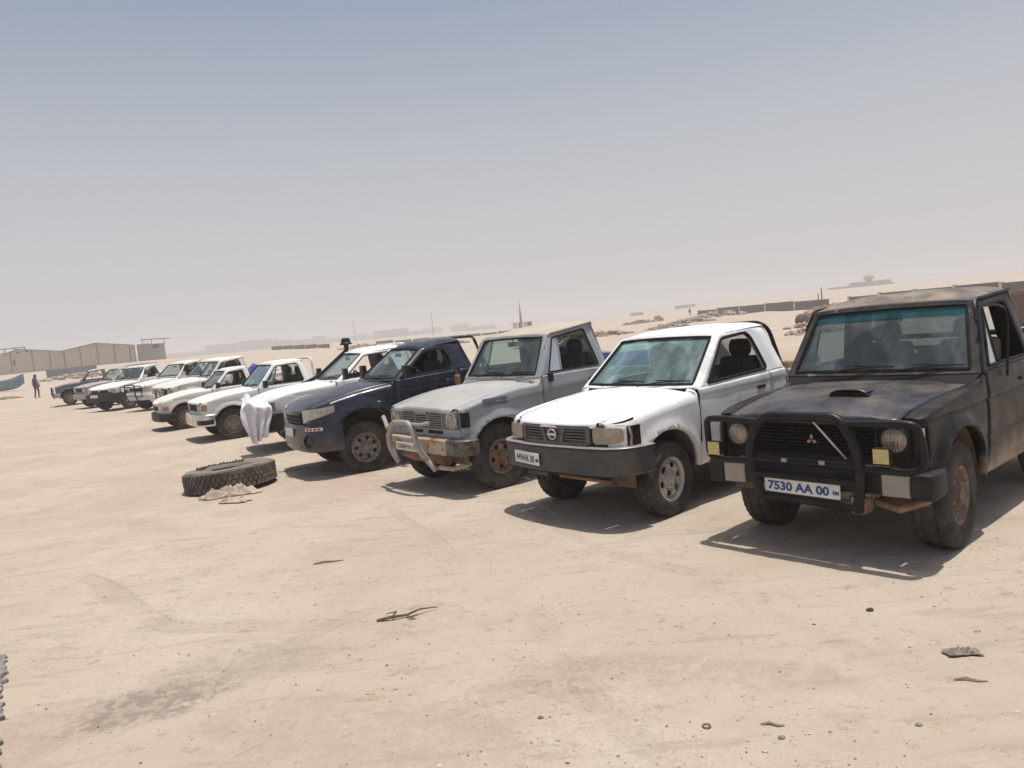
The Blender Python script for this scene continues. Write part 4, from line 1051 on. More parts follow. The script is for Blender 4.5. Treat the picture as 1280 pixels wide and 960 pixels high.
# T7 small cream pickup
T7 = Truck('small cream-white pickup with low rounded nose and black bumper', (-9.23, 21.28), 213,
    dict(paint=P_W7, front=P_W7, cowl=M['black'], bedin=P_W7),
    w=.78, Rt=.325, tk=.67, wb=2.5, wheel='t7', xh=.62, bow=.09, rc=.20, hood=[(-.7,.985),(-.2,.965),(.25,.89),(.5,.81),(.62,.74)], xhr=-.62, hcrown=.04, hoodroll=.04, rs=.06,
    zs=.30, ra=.39, ra_z=.02, flare=.015, flw=.05, zbf=.985, zbr=1.0, xd0=-.74, xd1=-1.70, xcr=-1.86, xc=-.76, zc=.985, xt=-1.22, zt=1.44, xr=-1.78, zrr=1.47, yr=.60, dome=.04, crown=.02, wsbow=.09, wsm=.05,
    win=[(-.90,1.02),(-1.25,1.39),(-1.65,1.425),(-1.72,1.03)], wrad=(.02,.06,.05,.04), zcr=.82, glass='glassgrey', sideglass=False, rrad=.06, zbed=.95, zfp0=.44, dent=.003)
front_std(T7, (.42, .72, .54, .67), (.40, .55, .66), (.26, .48, .09), bm=M['black'], gm=M['black'], ind=(.73, .85, .55, .66), slats=3)
mirrors(T7, -.86, 1.0, M['black'])

BOXY = dict(w=.84, Rt=.38, tk=.72, wb=2.8, wheel='far', xh=.66, bow=.04, rc=.08, hood=[(-.6,1.165),(-.1,1.14),(.3,1.09),(.66,1.01)], xhr=-.55, hcrown=.03, hoodroll=.05, rs=.045,
    zs=.44, ra=.455, ra_z=.04, flare=.03, flw=.06, zbf=1.20, zbr=1.22, xd0=-.60, xd1=-1.66, xcr=-1.88, xc=-.62, zc=1.21, xt=-1.0, zt=1.69, xr=-1.75, zrr=1.74, yr=.66, dome=.05, crown=.02, wsbow=.07, wsm=.055,
    win=[(-.75,1.24),(-1.05,1.64),(-1.60,1.69),(-1.70,1.25)], wrad=(.02,.05,.06,.04), zcr=1.03, crd=.010, glass='glassgrey', sideglass=False, rrad=.07, zbed=1.12, zfp0=.60, dent=.004)
ROUND = dict(BOXY, bow=.08, rc=.18, rs=.07, xh=.78, hood=[(-.6,1.15),(-.1,1.12),(.3,1.07),(.6,1.01),(.78,.94)], wsbow=.12, xt=-1.12, yr=.65)
def bull_bar(T, mat, x=.86, z1=.98, y=.78, rails=4, r=.02):
    bb = T.part('bull_bar', MB().tube(T1.arc([(x - .1, -.34, .42), (x, -.36, .62), (x, -.36, z1), (x, .36, z1), (x, .36, .62), (x - .1, .34, .42)], .1), r * 1.3, 8), mat)
    for sg in (1, -1): T.part('side_loop', MB().tube(T1.arc([(x, sg * .36, z1 - .05), (x - .03, sg * y, z1 - .06), (x - .05, sg * y, .58), (x, sg * .36, .60)], .07), r, 8), mat, bb)
    for k in range(rails):
        z = lerp(.64, z1 - .08, k / (rails - 1)); T.part('cross_rail', MB().tube([(x, -.36, z), (x, .36, z)], r * .8, 6), mat, bb)
    return bb

T8 = Truck('scraped rusty-sided white pickup with high cab and wire bull bar, behind the small cream pickup', (-10.65, 25.2), 214,
    dict(paint=P_W8, roof=P_W9, hood=P_W9, front=P_W8, cowl=M['black'], fender=P_W8), **BOXY)
front_std(T8, (.48, .74, .80, .95), (.44, .78, .95), (.46, .68, .10), bm=M['silverbump'], ind=(.75, .86, .80, .95))
bull_bar(T8, M['steelgrey']); mirrors(T8, -.74, 1.22, M['black'])
T9 = Truck('dusty white pickup with chrome-slat grille, between the bull-bar pickups', (-12.1, 28.1), 226,
    dict(paint=P_W9, front=P_W9, cowl=M['black']), **ROUND)
front_std(T9, (.48, .82, .80, .94), (.44, .78, .93), (.44, .72, .09), bm=P_W9, gm=M['chrome'], ind=(.83, .92, .80, .93))
mirrors(T9, -.74, 1.22, M['black'])
T10 = Truck('white pickup with black bull bar, right of the pickup that faces the camera', (-14.2, 30.6), 234,
    dict(paint=P_W9, front=P_W9, cowl=M['black']), **dict(ROUND, xh=.74))
front_std(T10, (.48, .82, .80, .94), (.44, .78, .93), (.44, .72, .09), bm=P_W9, gm=M['black'])
bull_bar(T10, M['blacktube'], x=.98, z1=1.06, rails=3); mirrors(T10, -.74, 1.22, P_W9)
T11 = Truck('white pickup turned towards the camera, with black bumper and small white plate', (-16.85, 32.8), 246,
    dict(paint=P_W6, front=M['black'], cowl=M['black']), **dict(ROUND))
front_std(T11, (.50, .84, .80, .95), (.46, .79, .95), (.42, .76, .12), bm=M['black'], gm=M['black'], badge=True)
mirrors(T11, -.74, 1.22, P_W6); T11.plate('', T11.fpt(-.2, .6, .125)[0] + .006, -.42, .02, .60, .72, 'darkprint')
T11.part('roof_rack', MB().tube(T1.arc([(-1.1, -.6, 1.80), (-1.1, .6, 1.80), (-1.8, .6, 1.83), (-1.8, -.6, 1.83)], .05), .015, 6, closed=True).tube([(-1.45, -.6, 1.82), (-1.45, .6, 1.82)], .012, 6), M['steelgrey'])
T12 = Truck('dusty beige pickup half hidden behind the pickup that faces the camera', (-19.7, 36.4), 226,
    dict(paint=P_BEIGE, front=P_BEIGE, cowl=M['black']), **dict(BOXY))
front_std(T12, (.48, .74, .80, .95), (.44, .78, .95), (.46, .68, .10), bm=M['silverbump'], ind=(.75, .86, .80, .95))
T13 = Truck('slate-blue pickup seen from the side with short black bull bar, last of the row', (-23.65, 41.3), 208,
    dict(paint=P_SLATE, roof=P_GREYROOF, front=P_SLATE, cowl=M['black']), **dict(BOXY, Rt=.40, ra_z=.05))
front_std(T13, (.48, .74, .80, .95), (.44, .78, .95), (.46, .68, .10), bm=M['silverbump'])
bull_bar(T13, M['blacktube'], x=.84, z1=1.0, rails=3); mirrors(T13, -.74, 1.22, M['black'])

# ================================================================== ground
def gz(x, y):
    d = math.hypot(x, y)
    z = 2.0 * sstep(85, 180, y) * sstep(-15, -75, x)                       # the ground climbs towards the sheds
    row = abs((x - 2.61) * .70 + (y - 6.0) * .71 - 0)                        # distance from the line of front axles
    far = sstep(24, 60, row)
    z += far * .42 * (noise.noise(Vector((x * .035, y * .035, 3.1))) + .5 * noise.noise(Vector((x * .11, y * .11, 7.7))))
    z += far * .16 * max(0, noise.noise(Vector((x * .3, y * .3, 1.7)))) * sstep(200, 40, d)
    nr = sstep(.0, 6.0, row)
    z += (.006 + .016 * nr) * noise.noise(Vector((x * .9, y * .9, 0))) + (.004 + .008 * nr) * noise.noise(Vector((x * 3.1, y * 3.1, 5)))
    if d < 16: z += .0045 * noise.noise(Vector((x * 9, y * 9, 2))) + .0025 * noise.noise(Vector((x * 23, y * 23, 4)))
    if y > 200: z += 4.8 * sstep(250, 480, y) * sstep(70, 200, x)           # far rise under the hilltop building
    return z
def sand_mat():
    t = NT('sand'); co = t.co
    base, pale, pink, grey = (.43, .352, .272), (.495, .418, .328), (.425, .325, .256), (.30, .25, .20)
    n_big = t.noise(.45, 5, .62); n_mid = t.noise(1.9, 7, .68); n_fine = t.noise(11, 6, .72); n_grit = t.noise(60, 4, .7)
    st = t.n('ShaderNodeMapping'); st.inputs['Scale'].default_value = (.45, 2.6, 1); st.inputs['Rotation'].default_value = (0, 0, -.45); t.l(co, st.inputs[0])
    n_str = t.noise(2.6, 7, .7, st.outputs[0])
    c = t.mix(t.ramp(n_big, .35, .68), base, pale)
    c = t.mix(t.math('MULTIPLY', t.ramp(t.noise(.30, 4, .6, dist=.8), .50, .64), .7), c, pink)
    c = t.mix(t.math('MULTIPLY', t.ramp(n_mid, .52, .66), .50), c, (.37, .308, .243))  # mottling in the colour also stands in for shading the bumps barely get
    c = t.mix(t.math('MULTIPLY', t.ramp(n_mid, .46, .32), .45), c, (.47, .405, .33))
    c = t.mix(t.math('MULTIPLY', t.ramp(n_str, .52, .64), .40), c, (.30, .245, .198))
    # flaky crust with hard little edges
    crust = t.math('MULTIPLY', t.ramp(n_fine, .53, .565), t.ramp(n_big, .44, .58))
    c = t.mix(t.math('MULTIPLY', crust, .42), c, (.485, .425, .355))
    dk = t.math('MULTIPLY', t.ramp(n_fine, .44, .39), t.ramp(n_mid, .40, .55))
    c = t.mix(t.math('MULTIPLY', dk, .45), c, (.245, .20, .165))
    c = t.mix(t.math('MULTIPLY', t.ramp(n_grit, .58, .70), .40), c, (.23, .185, .15))
    c = t.mix(t.math('MULTIPLY', t.ramp(n_grit, .40, .30), .35), c, (.50, .44, .365))
    edge_n = t.math('MULTIPLY', t.math('SUBTRACT', t.noise(4.5, 7, .75), .5), 2.1); mott = t.ramp(n_fine, .36, .58)
    # old stains with ragged edges (dark crust, left foreground; reddish bands)
    def stain(cx, cy, rx, ry, rot, colr, amt):
        nonlocal c
        mp = t.n('ShaderNodeMapping', vector_type='TEXTURE'); mp.inputs['Location'].default_value = (cx, cy, 0); mp.inputs['Rotation'].default_value = (0, 0, rot); mp.inputs['Scale'].default_value = (rx, ry, 1)
        t.l(co, mp.inputs[0]); ln = t.n('ShaderNodeVectorMath', operation='LENGTH'); t.l(mp.outputs[0], ln.inputs[0])
        c = t.mix(t.math('MULTIPLY', t.math('MULTIPLY', t.ramp(t.math('ADD', ln.outputs['Value'], edge_n), 1.1, .5), mott), amt), c, colr)
    stain(-2.2, 4.15, .50, .30, .3, (.19, .155, .13), .72); stain(-1.75, 4.6, .5, .35, .3, (.27, .23, .197), .5)
    stain(-.9, 3.6, 1.0, .45, -.3, (.36, .265, .21), .5); stain(.75, 3.95, .9, .22, -.35, (.34, .25, .19), .5); stain(-2.75, 3.75, .35, .8, .2, (.39, .285, .23), .6)
    h = t.math('ADD', t.math('MULTIPLY', n_mid, 1.0), t.math('MULTIPLY', n_fine, .45))
    h = t.math('ADD', h, t.math('ADD', t.math('MULTIPLY', n_str, .5), t.math('MULTIPLY', n_grit, .14)))
    h = t.math('ADD', h, t.math('MULTIPLY', crust, .04))
    wob = t.math('MULTIPLY', t.noise(.22, 2, .5), 2.6); brk = t.ramp(t.noise(.5, 3, .6), .42, .60)
    def track(rot, offs, wid, amp):
        nonlocal h, c
        mp = t.n('ShaderNodeMapping'); mp.inputs['Rotation'].default_value = (0, 0, rot); t.l(co, mp.inputs[0]); sp = t.n('ShaderNodeSeparateXYZ'); t.l(mp.outputs[0], sp.inputs[0])
        for o in offs:
            d = t.math('ABSOLUTE', t.math('SUBTRACT', t.math('ADD', sp.outputs[1], wob), o))
            msk = t.math('MULTIPLY', t.ramp(d, wid, wid * .6), brk)
            lug = t.math('SINE', t.math('ADD', t.math('MULTIPLY', sp.outputs[0], 70.0), t.math('MULTIPLY', d, 60.0)))
            h = t.math('ADD', h, t.math('MULTIPLY', msk, t.math('ADD', t.math('MULTIPLY', lug, .12 * amp), -.6 * amp)))
            c = t.mix(t.math('MULTIPLY', msk, .25), c, (.325, .262, .208))
    track(.55, (3.2, 4.7), .11, 1.0); track(-.75, (4.3, 5.75), .11, .8); track(1.2, (3.0, 4.4), .10, .7)
    t.bump(h, .9, .035)
    return t.fin(c, .95, 0, .12)
M['sand'] = sand_mat()
rows = []
ys = [-9 + i * .8 for i in range(13)]
y = 1.4
while y < 3400: ys.append(y); y += max(.035, y * .0165)
for y in ys:
    wd = (abs(y) + 9) * 1.35
    rows.append([(u * wd, y, gz(u * wd, y)) for u in [k / 110 - 1 for k in range(221)]])
gm = MB().grid(rows)
me = bpy.data.meshes.new('ground'); me.from_pydata(gm.v, [], gm.f); me.polygons.foreach_set('use_smooth', [True] * len(me.polygons))
tag(link('ground', me, M['sand']), None, None, kind='structure')

def blob(r, seed, sx=1, sy=1, sz=1, n=1, rough=.35):
    bm = bmesh.new(); bmesh.ops.create_icosphere(bm, subdivisions=n, radius=1)
    mb = MB(); mb.v = [tuple(Vector((v.co.x * sx, v.co.y * sy, v.co.z * sz)) * r * (1 + rough * noise.noise(v.co * 1.7 + Vector((seed, seed * 2.3, 0))))) for v in bm.verts]
    mb.f = [tuple(v.index for v in f.verts) for f in bm.faces]; bm.free(); return mb
# gravel: thousands of small stones and chips nobody could count
def scatter(name, n, mat, label, rmin, rmax, flat, seed, ymax=13):
    rg = random.Random(seed); mb = MB()
    for i in range(n):
        y = 2.2 + (ymax - 2.2) * rg.random() ** 1.7; x = rg.uniform(-1, 1) * (y * .78 + .6)
        if noise.noise(Vector((x * .8, y * .8, seed))) + rg.uniform(-.5, .5) < -.05: continue
        r = rmin + (rmax - rmin) * rg.random() ** 3; a = rg.uniform(0, 6.28); ca, sa = math.cos(a), math.sin(a)
        ex = rg.uniform(.6, 1.5); z = gz(x, y) + r * flat * .3
        vs_ = [(ex, 0, 0), (0, 1, 0), (-ex, 0, 0), (0, -1, 0), (.15, .1, flat), (-.1, 0, -flat)]
        vs_ = [(px * rg.uniform(.7, 1.2), py * rg.uniform(.7, 1.2), pz) for px, py, pz in vs_]
        mb.add([(x + (px * ca - py * sa) * r, y + (px * sa + py * ca) * r, z + pz * r) for px, py, pz in vs_], [(0,1,4),(1,2,4),(2,3,4),(3,0,4),(1,0,5),(2,1,5),(3,2,5),(0,3,5)])
    me = bpy.data.meshes.new(name); me.from_pydata(mb.v, [], mb.f)
    tag(link(name, me, mat), label, 'gravel', kind='stuff')
scatter('pebbles', 7500, plain('pebble_tan', (.30, .235, .18), .9, .4, 3), 'small tan stones scattered over the sand', .0025, .010, .5, 5)
scatter('dark_chips', 1300, plain('chip_dark', (.10, .08, .065), .9, .4, 3), 'tiny dark chips of wood and stone on the sand', .0025, .009, .35, 11, 16)
scatter('pale_chips', 1300, plain('chip_pale', (.56, .50, .43), .9, .2, 3), 'tiny pale shell chips on the sand', .003, .010, .4, 17)

# ------------------------------------------------------------------ things lying on the sand in front
def on(x, y, dz=0): return (x, y, gz(x, y) + dz)
# discarded tyre, lying flat, half filled with sand
def old_tyre():
    root = empty('discarded_tyre', on(-4.15, 10.95, .0), R(20)); root.rotation_euler = (R(-3), R(-2), R(20))
    tag(root, 'old truck tyre lying flat and filled with sand, in front of the row', 'tyre')
    Rt, h, ri = .62, .155, .36
    prof = [(ri, -h * .75), (ri + .06, -h * .96), (Rt - .10, -h), (Rt - .025, -h * .92), (Rt, -h * .72), (Rt + .004, -h * .38), (Rt + .006, -h * .34), (Rt + .006, h * .0), (Rt + .006, h * .04), (Rt + .004, h * .42), (Rt + .002, h * .7), (Rt - .02, h * .92), (Rt - .10, h * 1.02), (ri + .08, h * .98), (ri + .02, h * .86), (ri - .01, h * .6)]
    def mod(k, i, r):
        if 4 <= i <= 11: return r - .012
        return r
    mb = MB().lathe(prof, 96, 'z', (0, 0, h), mod=mod).moved(lambda v: v + Vector((0, 0, .03 * noise.noise(v * 3.0) * (1 if v.z > h else .2))) + noise.noise_vector(v * 6) * .010)
    for row, zc in enumerate((-.62, -.2, .2, .62)):
        for k in range(52):
            a = 2 * math.pi * (k + .5 * (row % 2)) / 52 + .02 * noise.noise(Vector((k, row, 0))); a1 = .045; rr = Rt + .004 + .018 * (.6 + .6 * noise.noise(Vector((k * .9, row * 3, 5))))
            z0, z1 = h + h * (zc - .17), h + h * (zc + .17); sk = .02
            q = [(rr * math.cos(b), rr * math.sin(b), z) for b, z in ((a - a1, z0), (a + a1, z0), (a + a1 + sk, z1), (a - a1 + sk, z1))]
            p = [((Rt - .03) * math.cos(b), (Rt - .03) * math.sin(b), z) for b, z in ((a - a1, z0), (a + a1, z0), (a + a1 + sk, z1), (a - a1 + sk, z1))]
            mb.add(p + q, [(4,5,6,7),(0,1,5,4),(1,2,6,5),(2,3,7,6),(3,0,4,7)])
    obj('tyre', mb, plain('weathered_rubber', (.075, .068, .062), .9, .35, 9, dust=.55, bump=.5, dustcol=(.30, .25, .20)), root, angle=30)
    rows = [[(r * math.cos(a), r * math.sin(a), h * 1.35 + .05 * noise.noise(Vector((r * 5 * math.cos(a), r * 5 * math.sin(a), 8))) - .05 * (1 - r / .40)) for a in [2 * math.pi * k / 30 for k in range(30)]] for r in (.001, .1, .2, .3, .39)]
    obj('sand_fill', MB().grid(rows, cv=True), M['sand'], root)
    # torn inner bead showing above the far rim
    tb = MB()
    for k in range(26):
        a = R(60 + k * 6); hh = .035 + .03 * noise.noise(Vector((k * .7, 2, 0)))
        tb.tube([(.42 * math.cos(a), .42 * math.sin(a), h * 1.9), (.43 * math.cos(a + .06), .43 * math.sin(a + .06), h * 1.9 + hh), (.44 * math.cos(a + .13), .44 * math.sin(a + .13), h * 1.92)], .012, 5)
    obj('torn_cords', tb, plain('torn_rubber', (.10, .08, .065), .95, .4, 14), root)
    return root
old_tyre()
def rag(name, label, cat, x, y, rx, ry, h, mat, seed, rz=0):
    N = 34; rows = []
    for i in range(N + 1):
        row = []
        for j in range(N + 1):
            u, v = 2 * i / N - 1, 2 * j / N - 1
            e = 1 + .35 * noise.noise(Vector((u * 1.6 + seed, v * 1.6, 0)))
            fx, fy = u * rx * e, v * ry * e
            z = h * (.25 + 1.3 * abs(noise.noise(Vector((u * 3.2, v * 2.2, seed)))) + .7 * abs(noise.noise(Vector((u * 7, v * 5, seed + 3))))) * (1 - max(abs(u), abs(v)) ** 3) + .004
            row.append((fx, fy, z))
        rows.append(row)
    o = obj(name, MB().grid(rows), mat, None, angle=80, loc=on(x, y, .004), rot=(0, 0, rz), solid=.004)
    return tag(o, label, cat)
M['ragpink'] = plain('faded_rag', (.46, .36, .29), .95, .25, 8, dust=.3, bump=.3)
M['rage'] = plain('pale_rag', (.44, .36, .285), .95, .25, 8, dust=.3, bump=.3)
rag('cloth_scrap', 'crumpled pale cloth lying against the discarded tyre', 'cloth', -3.92, 10.22, .34, .11, .13, M['rage'], 2, .25)
rag('cloth_scrap', 'small flat sandy cloth in front of the discarded tyre', 'cloth', -3.68, 9.75, .18, .09, .06, M['ragpink'], 5, -.2)
rag('cloth_scrap', 'grey-brown torn cloth flat on the sand at right', 'cloth', 2.17, 3.83, .085, .035, .02, plain('grey_rag', (.24, .20, .165), .95, .3, 12), 9, -.2)
rag('plastic_scrap', 'thin pale green plastic strip in the shade before the navy pickup', 'litter', -3.55, 11.95, .22, .05, .04, plain('green_plastic', (.40, .48, .42), .4, .2, 8), 12, .4)
# twig
tw = MB().tube([(-.20, .02, .012), (-.10, -.01, .03), (.0, .0, .022), (.10, .03, .035), (.22, .05, .02)], [.011, .010, .008, .006, .003], 6)
tw.tube([(-.10, -.01, .03), (-.06, .06, .035), (-.13, .10, .02)], [.007, .005, .003], 5).tube([(.0, 0, .022), (.02, -.06, .02), (.05, -.075, .012)], [.007, .005, .003], 5).tube([(.02, -.05, .02), (.08, -.06, .03)], [.005, .002], 5)
tag(obj('twig', tw, plain('dead_wood', (.12, .085, .06), .9, .35, 20, bump=.4), None, loc=on(-.87, 5.12, -.004), rot=(0, 0, .25)), 'dry forked twig lying on the open sand', 'twig')
for i, (x, y, L, a, lab) in enumerate(((2.05, 3.55, .07, -.4, 'short pale stick on the sand beside the grey-brown cloth'), (1.02, 3.33, .05, -.3, 'curved pale chip of wood near the front edge at right'), (-1.75, 6.6, .13, .15, 'thin dark stick on the sand left of the forked twig'), (2.52, 3.62, .06, -.6, 'short dark stick at the right edge of the sand'))):
    s = MB().tube([(-L, 0, .006), (-L * .3, .01, .012), (L * .4, -.006, .010), (L, .004, .006)], [.006, .007, .006, .003], 6)
    tag(obj('stick', s, plain('stick_wood_%d' % i, (.15, .11, .08) if i in (2, 3) else (.36, .29, .22), .9, .3, 20), None, loc=on(x, y), rot=(0, 0, a)), lab, 'stick')
for i, (x, y, r, lab, colr) in enumerate(((2.0, 4.47, .020, 'small dark stone in front of the black pickup', (.07, .06, .055)), (1.02, 3.22, .013, 'rounded grey pebble near the bottom edge, right of centre', (.24, .21, .18)), (1.62, 3.22, .013, 'flat grey-brown pebble near the bottom right', (.28, .23, .19)), (-.02, 3.6, .012, 'brown stone on the sand near the bottom centre', (.22, .16, .12)))):
    tag(obj('stone', blob(r, i * 3 + 1, 1.2, .9, .7, 2), plain('stone_%d' % i, colr, .9, .3, 30, bump=.3), None, loc=on(x, y, r * .3)), lab, 'stone')
tag(obj('metal_ring', MB().tube([(.018 * math.cos(a), .018 * math.sin(a), .006) for a in [2 * math.pi * k / 20 for k in range(20)]], .0035, 6, closed=True), M['hubdark'], None, loc=on(.73, 3.37)), 'small rusty ring half sunk in the reddish sand', 'ring')
tag(obj('plastic_chip', blob(.012, 3, 1.6, .7, .3, 1), plain('yellow_plastic', (.62, .42, .06), .4), None, loc=on(-.93, 4.02, .004)), 'tiny yellow plastic chip on the sand', 'litter')
tag(obj('plastic_chip', blob(.009, 4, 1.4, .8, .3, 1), plain('blue_plastic', (.10, .30, .50), .4), None, loc=on(.05, 3.38, .004)), 'tiny blue plastic chip on the sand', 'litter')
# rough grey rubble edge at the very left
rb = MB(); rg = random.Random(3)
for k in range(150):
    t = k / 150; x, y = lerp(-3.62, -2.55, t) - abs(rg.gauss(0, .10)) + .02, lerp(5.05, 3.35, t) + rg.uniform(-.03, .03)
    b = blob(rg.uniform(.02, .05), k, 1.1, 1, .7, 1); rb.add([(vx + x, vy + y, vz + gz(x, y) + .01) for vx, vy, vz in b.v], b.f)
tag(obj('rubble', rb, plain('grey_rubble', (.24, .225, .21), .95, .3, 14, bump=.5)), 'strip of broken grey concrete rubble at the left edge', 'rubble', kind='stuff')

# ------------------------------------------------------------------ white cloth over the front of the snorkel pickup
def draped_cloth():
    """sheet thrown over the front corner: one end on the hood, the rest hanging in folds past the bumper"""
    N, K = 44, 46; rows = []
    for i in range(N + 1):
        t = i / N; row = []
        for k in range(K + 1):
            u = k / K                                   # 0 ahead of the grille, 1 at the headlamp
            x = lerp(1.14, .80, u) + .035 * noise.noise(Vector((u * 3, t * 2, 1))); y0 = .70 - .16 * (1 - u) ** 2
            top = 1.03 + .10 * math.exp(-((u - .28) / .16) ** 2) - .05 * u; bot = lerp(.24, .36, sstep(.3, 1, u)) + .05 * noise.noise(Vector((u * 5, 2, 3)))
            if t < .16:
                q = t / .16; y = lerp(.36, .70, q); z = top + .02 * math.sin(q * 3.1) + .03 * noise.noise(Vector((u * 5, q * 2, 7)))
            else:
                q = (t - .16) / .84; z = lerp(top, bot, q ** 1.15)
                fold = .045 * math.sin(u * 21 + 2.2 * noise.noise(Vector((u * 3, q * 1.6, 5))) + q * 1.2) + .05 * noise.noise(Vector((u * 4, q * 3, 9)))
                y = lerp(.70, 1.0 - .10 * (1 - u) ** 2, sstep(-.05, .22, q)) + fold * sstep(0, .35, q) + .03 * math.sin(q * 3.1); x += (.04 * math.sin(q * 5 + u * 4) + (u - .5) * -.16 * math.sin(q * 3.14)) 
            row.append((x, y, z))
        rows.append(row)
    return MB().grid(rows)
cl = obj('white_cloth', draped_cloth(), plain('white_cotton', (.72, .70, .74), .9, .12, 5, bump=.15), None, angle=80, solid=.004)
cl.location = T5.root.location; cl.rotation_euler = T5.root.rotation_euler
tag(cl, 'white cloth hanging in folds over the front corner of the snorkel pickup', 'cloth')
# blue bundles on the beds
def bundle(name, T, x, y, z, r, label, seed):
    b = blob(r, seed, 1, 1.05, .85, 3, .5).moved(lambda v: v + noise.noise_vector(v * 14 + Vector((seed, 0, 0))) * .035)
    p = T.root.matrix_basis @ Vector((x, y, z))
    tag(obj(name, b, plain('blue_cloth_%d' % seed, (.075, .095, .30), .9, .6, 7, bump=.3), None, angle=80, loc=p), label, 'bundle')
bundle('cloth_bundle', T7, -2.15, .25, 1.25, .33, 'bulky blue patterned cloth bundle on the small cream pickup', 3)
bundle('cloth_bundle', T6, -2.25, .35, 1.10, .17, 'small blue cloth bundle behind the old white pickup cab', 8)

# ------------------------------------------------------------------ people
def person(label, loc, rz, mats, h=1.75, stride=.12):
    s = h / 1.75; root = empty('person', loc, rz); tag(root, label, 'person')
    def skin(name, verts, edges, mat, sub=2):
        me = bpy.data.meshes.new(name); me.from_pydata([Vector(v[:3]) * s for v in verts], edges, [])
        o = bpy.data.objects.new(name, me); COL.objects.link(o); md = o.modifiers.new('skin', 'SKIN'); md.use_smooth_shade = True
        for i, v in enumerate(verts):
            sv = me.skin_vertices[0].data[i]; rx = v[3] * s; ry = (v[4] if len(v) > 4 else v[3]) * s; sv.radius = (rx, ry); sv.use_root = (i == 0)
        o.modifiers.new('sub', 'SUBSURF').render_levels = sub
        o.modifiers['sub'].levels = sub
        dg = bpy.context.evaluated_depsgraph_get(); m2 = bpy.data.meshes.new_from_object(o.evaluated_get(dg)); bpy.data.objects.remove(o)
        m2.polygons.foreach_set('use_smooth', [True] * len(m2.polygons))
        return link(name, m2, mat, root)
    # +y is forward
    V = [(0, 0, .95, .135, .10), (0, .0, 1.15, .13, .095), (0, 0, 1.36, .15, .095), (0, 0, 1.46, .07, .06), (0, .01, 1.54, .05, .05), (0, .02, 1.64, .08, .09), (0, .015, 1.73, .06, .07),
         (.17, 0, 1.40, .055), (.24, -.03, 1.14, .045), (.25, .05, .90, .035), (.25, .08, .82, .032), (-.17, 0, 1.40, .055), (-.24, .02, 1.14, .045), (-.25, .09, .91, .035), (-.25, .12, .83, .032),
         (.09, 0, .88, .085), (.10, stride * .6, .50, .062), (.10, stride * .2, .09, .045), (.10, stride * .2 + .14, .03, .035), (-.09, 0, .88, .085), (-.10, -stride * .1, .50, .062), (-.10, -stride, .09, .045), (-.10, -stride + .14, .03, .035)]
    E = [(0,1),(1,2),(2,3),(3,4),(4,5),(5,6),(2,7),(7,8),(8,9),(9,10),(2,11),(11,12),(12,13),(13,14),(0,15),(15,16),(16,17),(17,18),(0,19),(19,20),(20,21),(21,22)]
    skin('body', V, E, mats[0])
    ro = MB().grid([[(math.cos(a) * rx * s * (1 + .05 * math.sin(a * 5)), math.sin(a) * ry * s, z * s) for a in [2 * math.pi * k / 24 for k in range(24)]] for rx, ry, z in ((.09, .075, 1.47), (.19, .115, 1.41), (.20, .13, 1.2), (.19, .135, 1.0), (.215, .15, .80))], cv=True)
    obj('robe', ro, mats[1], root, angle=80, solid=.008)
    for sg in (1, -1):
        sl = MB().tube([(sg * .16 * s, 0, 1.41 * s), (sg * .245 * s, -.01 * s, 1.14 * s), (sg * .255 * s, .05 * s, .95 * s)], [.075 * s, .065 * s, .055 * s], 10)
        obj('sleeve', sl, mats[2], root)
    wr = MB().lathe([(.001, 1.775), (.06, 1.765), (.098, 1.71), (.105, 1.66), (.095, 1.60), (.075, 1.55), (.09, 1.49), (.14, 1.43), (.10, 1.41)], 20, 'z').moved(lambda v: Vector((v.x * .95, v.y + .01, v.z)) * s)
    obj('head_scarf', wr, mats[3], root, angle=80)
    sc = MB().grid([[(x * s, (-.145 - .02 * math.sin(k)) * s, z * s) for x in (-.10, -.03, .04, .10)] for k, z in enumerate((1.5, 1.3, 1.1, .95, .85))])
    obj('scarf_tail', sc, mats[3], root, solid=.01, angle=80)
    return root
M['skin'] = plain('skin_dark', (.10, .06, .04), .6, .1, 10)
M['robegrey'] = plain('grey_blue_robe', (.10, .11, .15), .9, .25, 6)
M['sleevewhite'] = plain('pale_sleeve', (.50, .48, .46), .9, .15, 6)
M['scarf'] = plain('dark_scarf', (.035, .038, .055), .9, .2, 8)
M['trousers'] = plain('dark_trousers', (.05, .05, .06), .9, .2, 8)
person('person walking away in dark scarf, grey robe and pale sleeves, left of the row', on(-34.9, 56.7), R(-10), (M['trousers'], M['robegrey'], M['sleevewhite'], M['scarf']))
person('tiny far person standing on the sand left of the long wall', on(42.5, 178), R(150), (M['trousers'], plain('brown_robe', (.14, .10, .08), .9), plain('brown_sleeve', (.13, .09, .07), .9), M['scarf']), stride=.02)

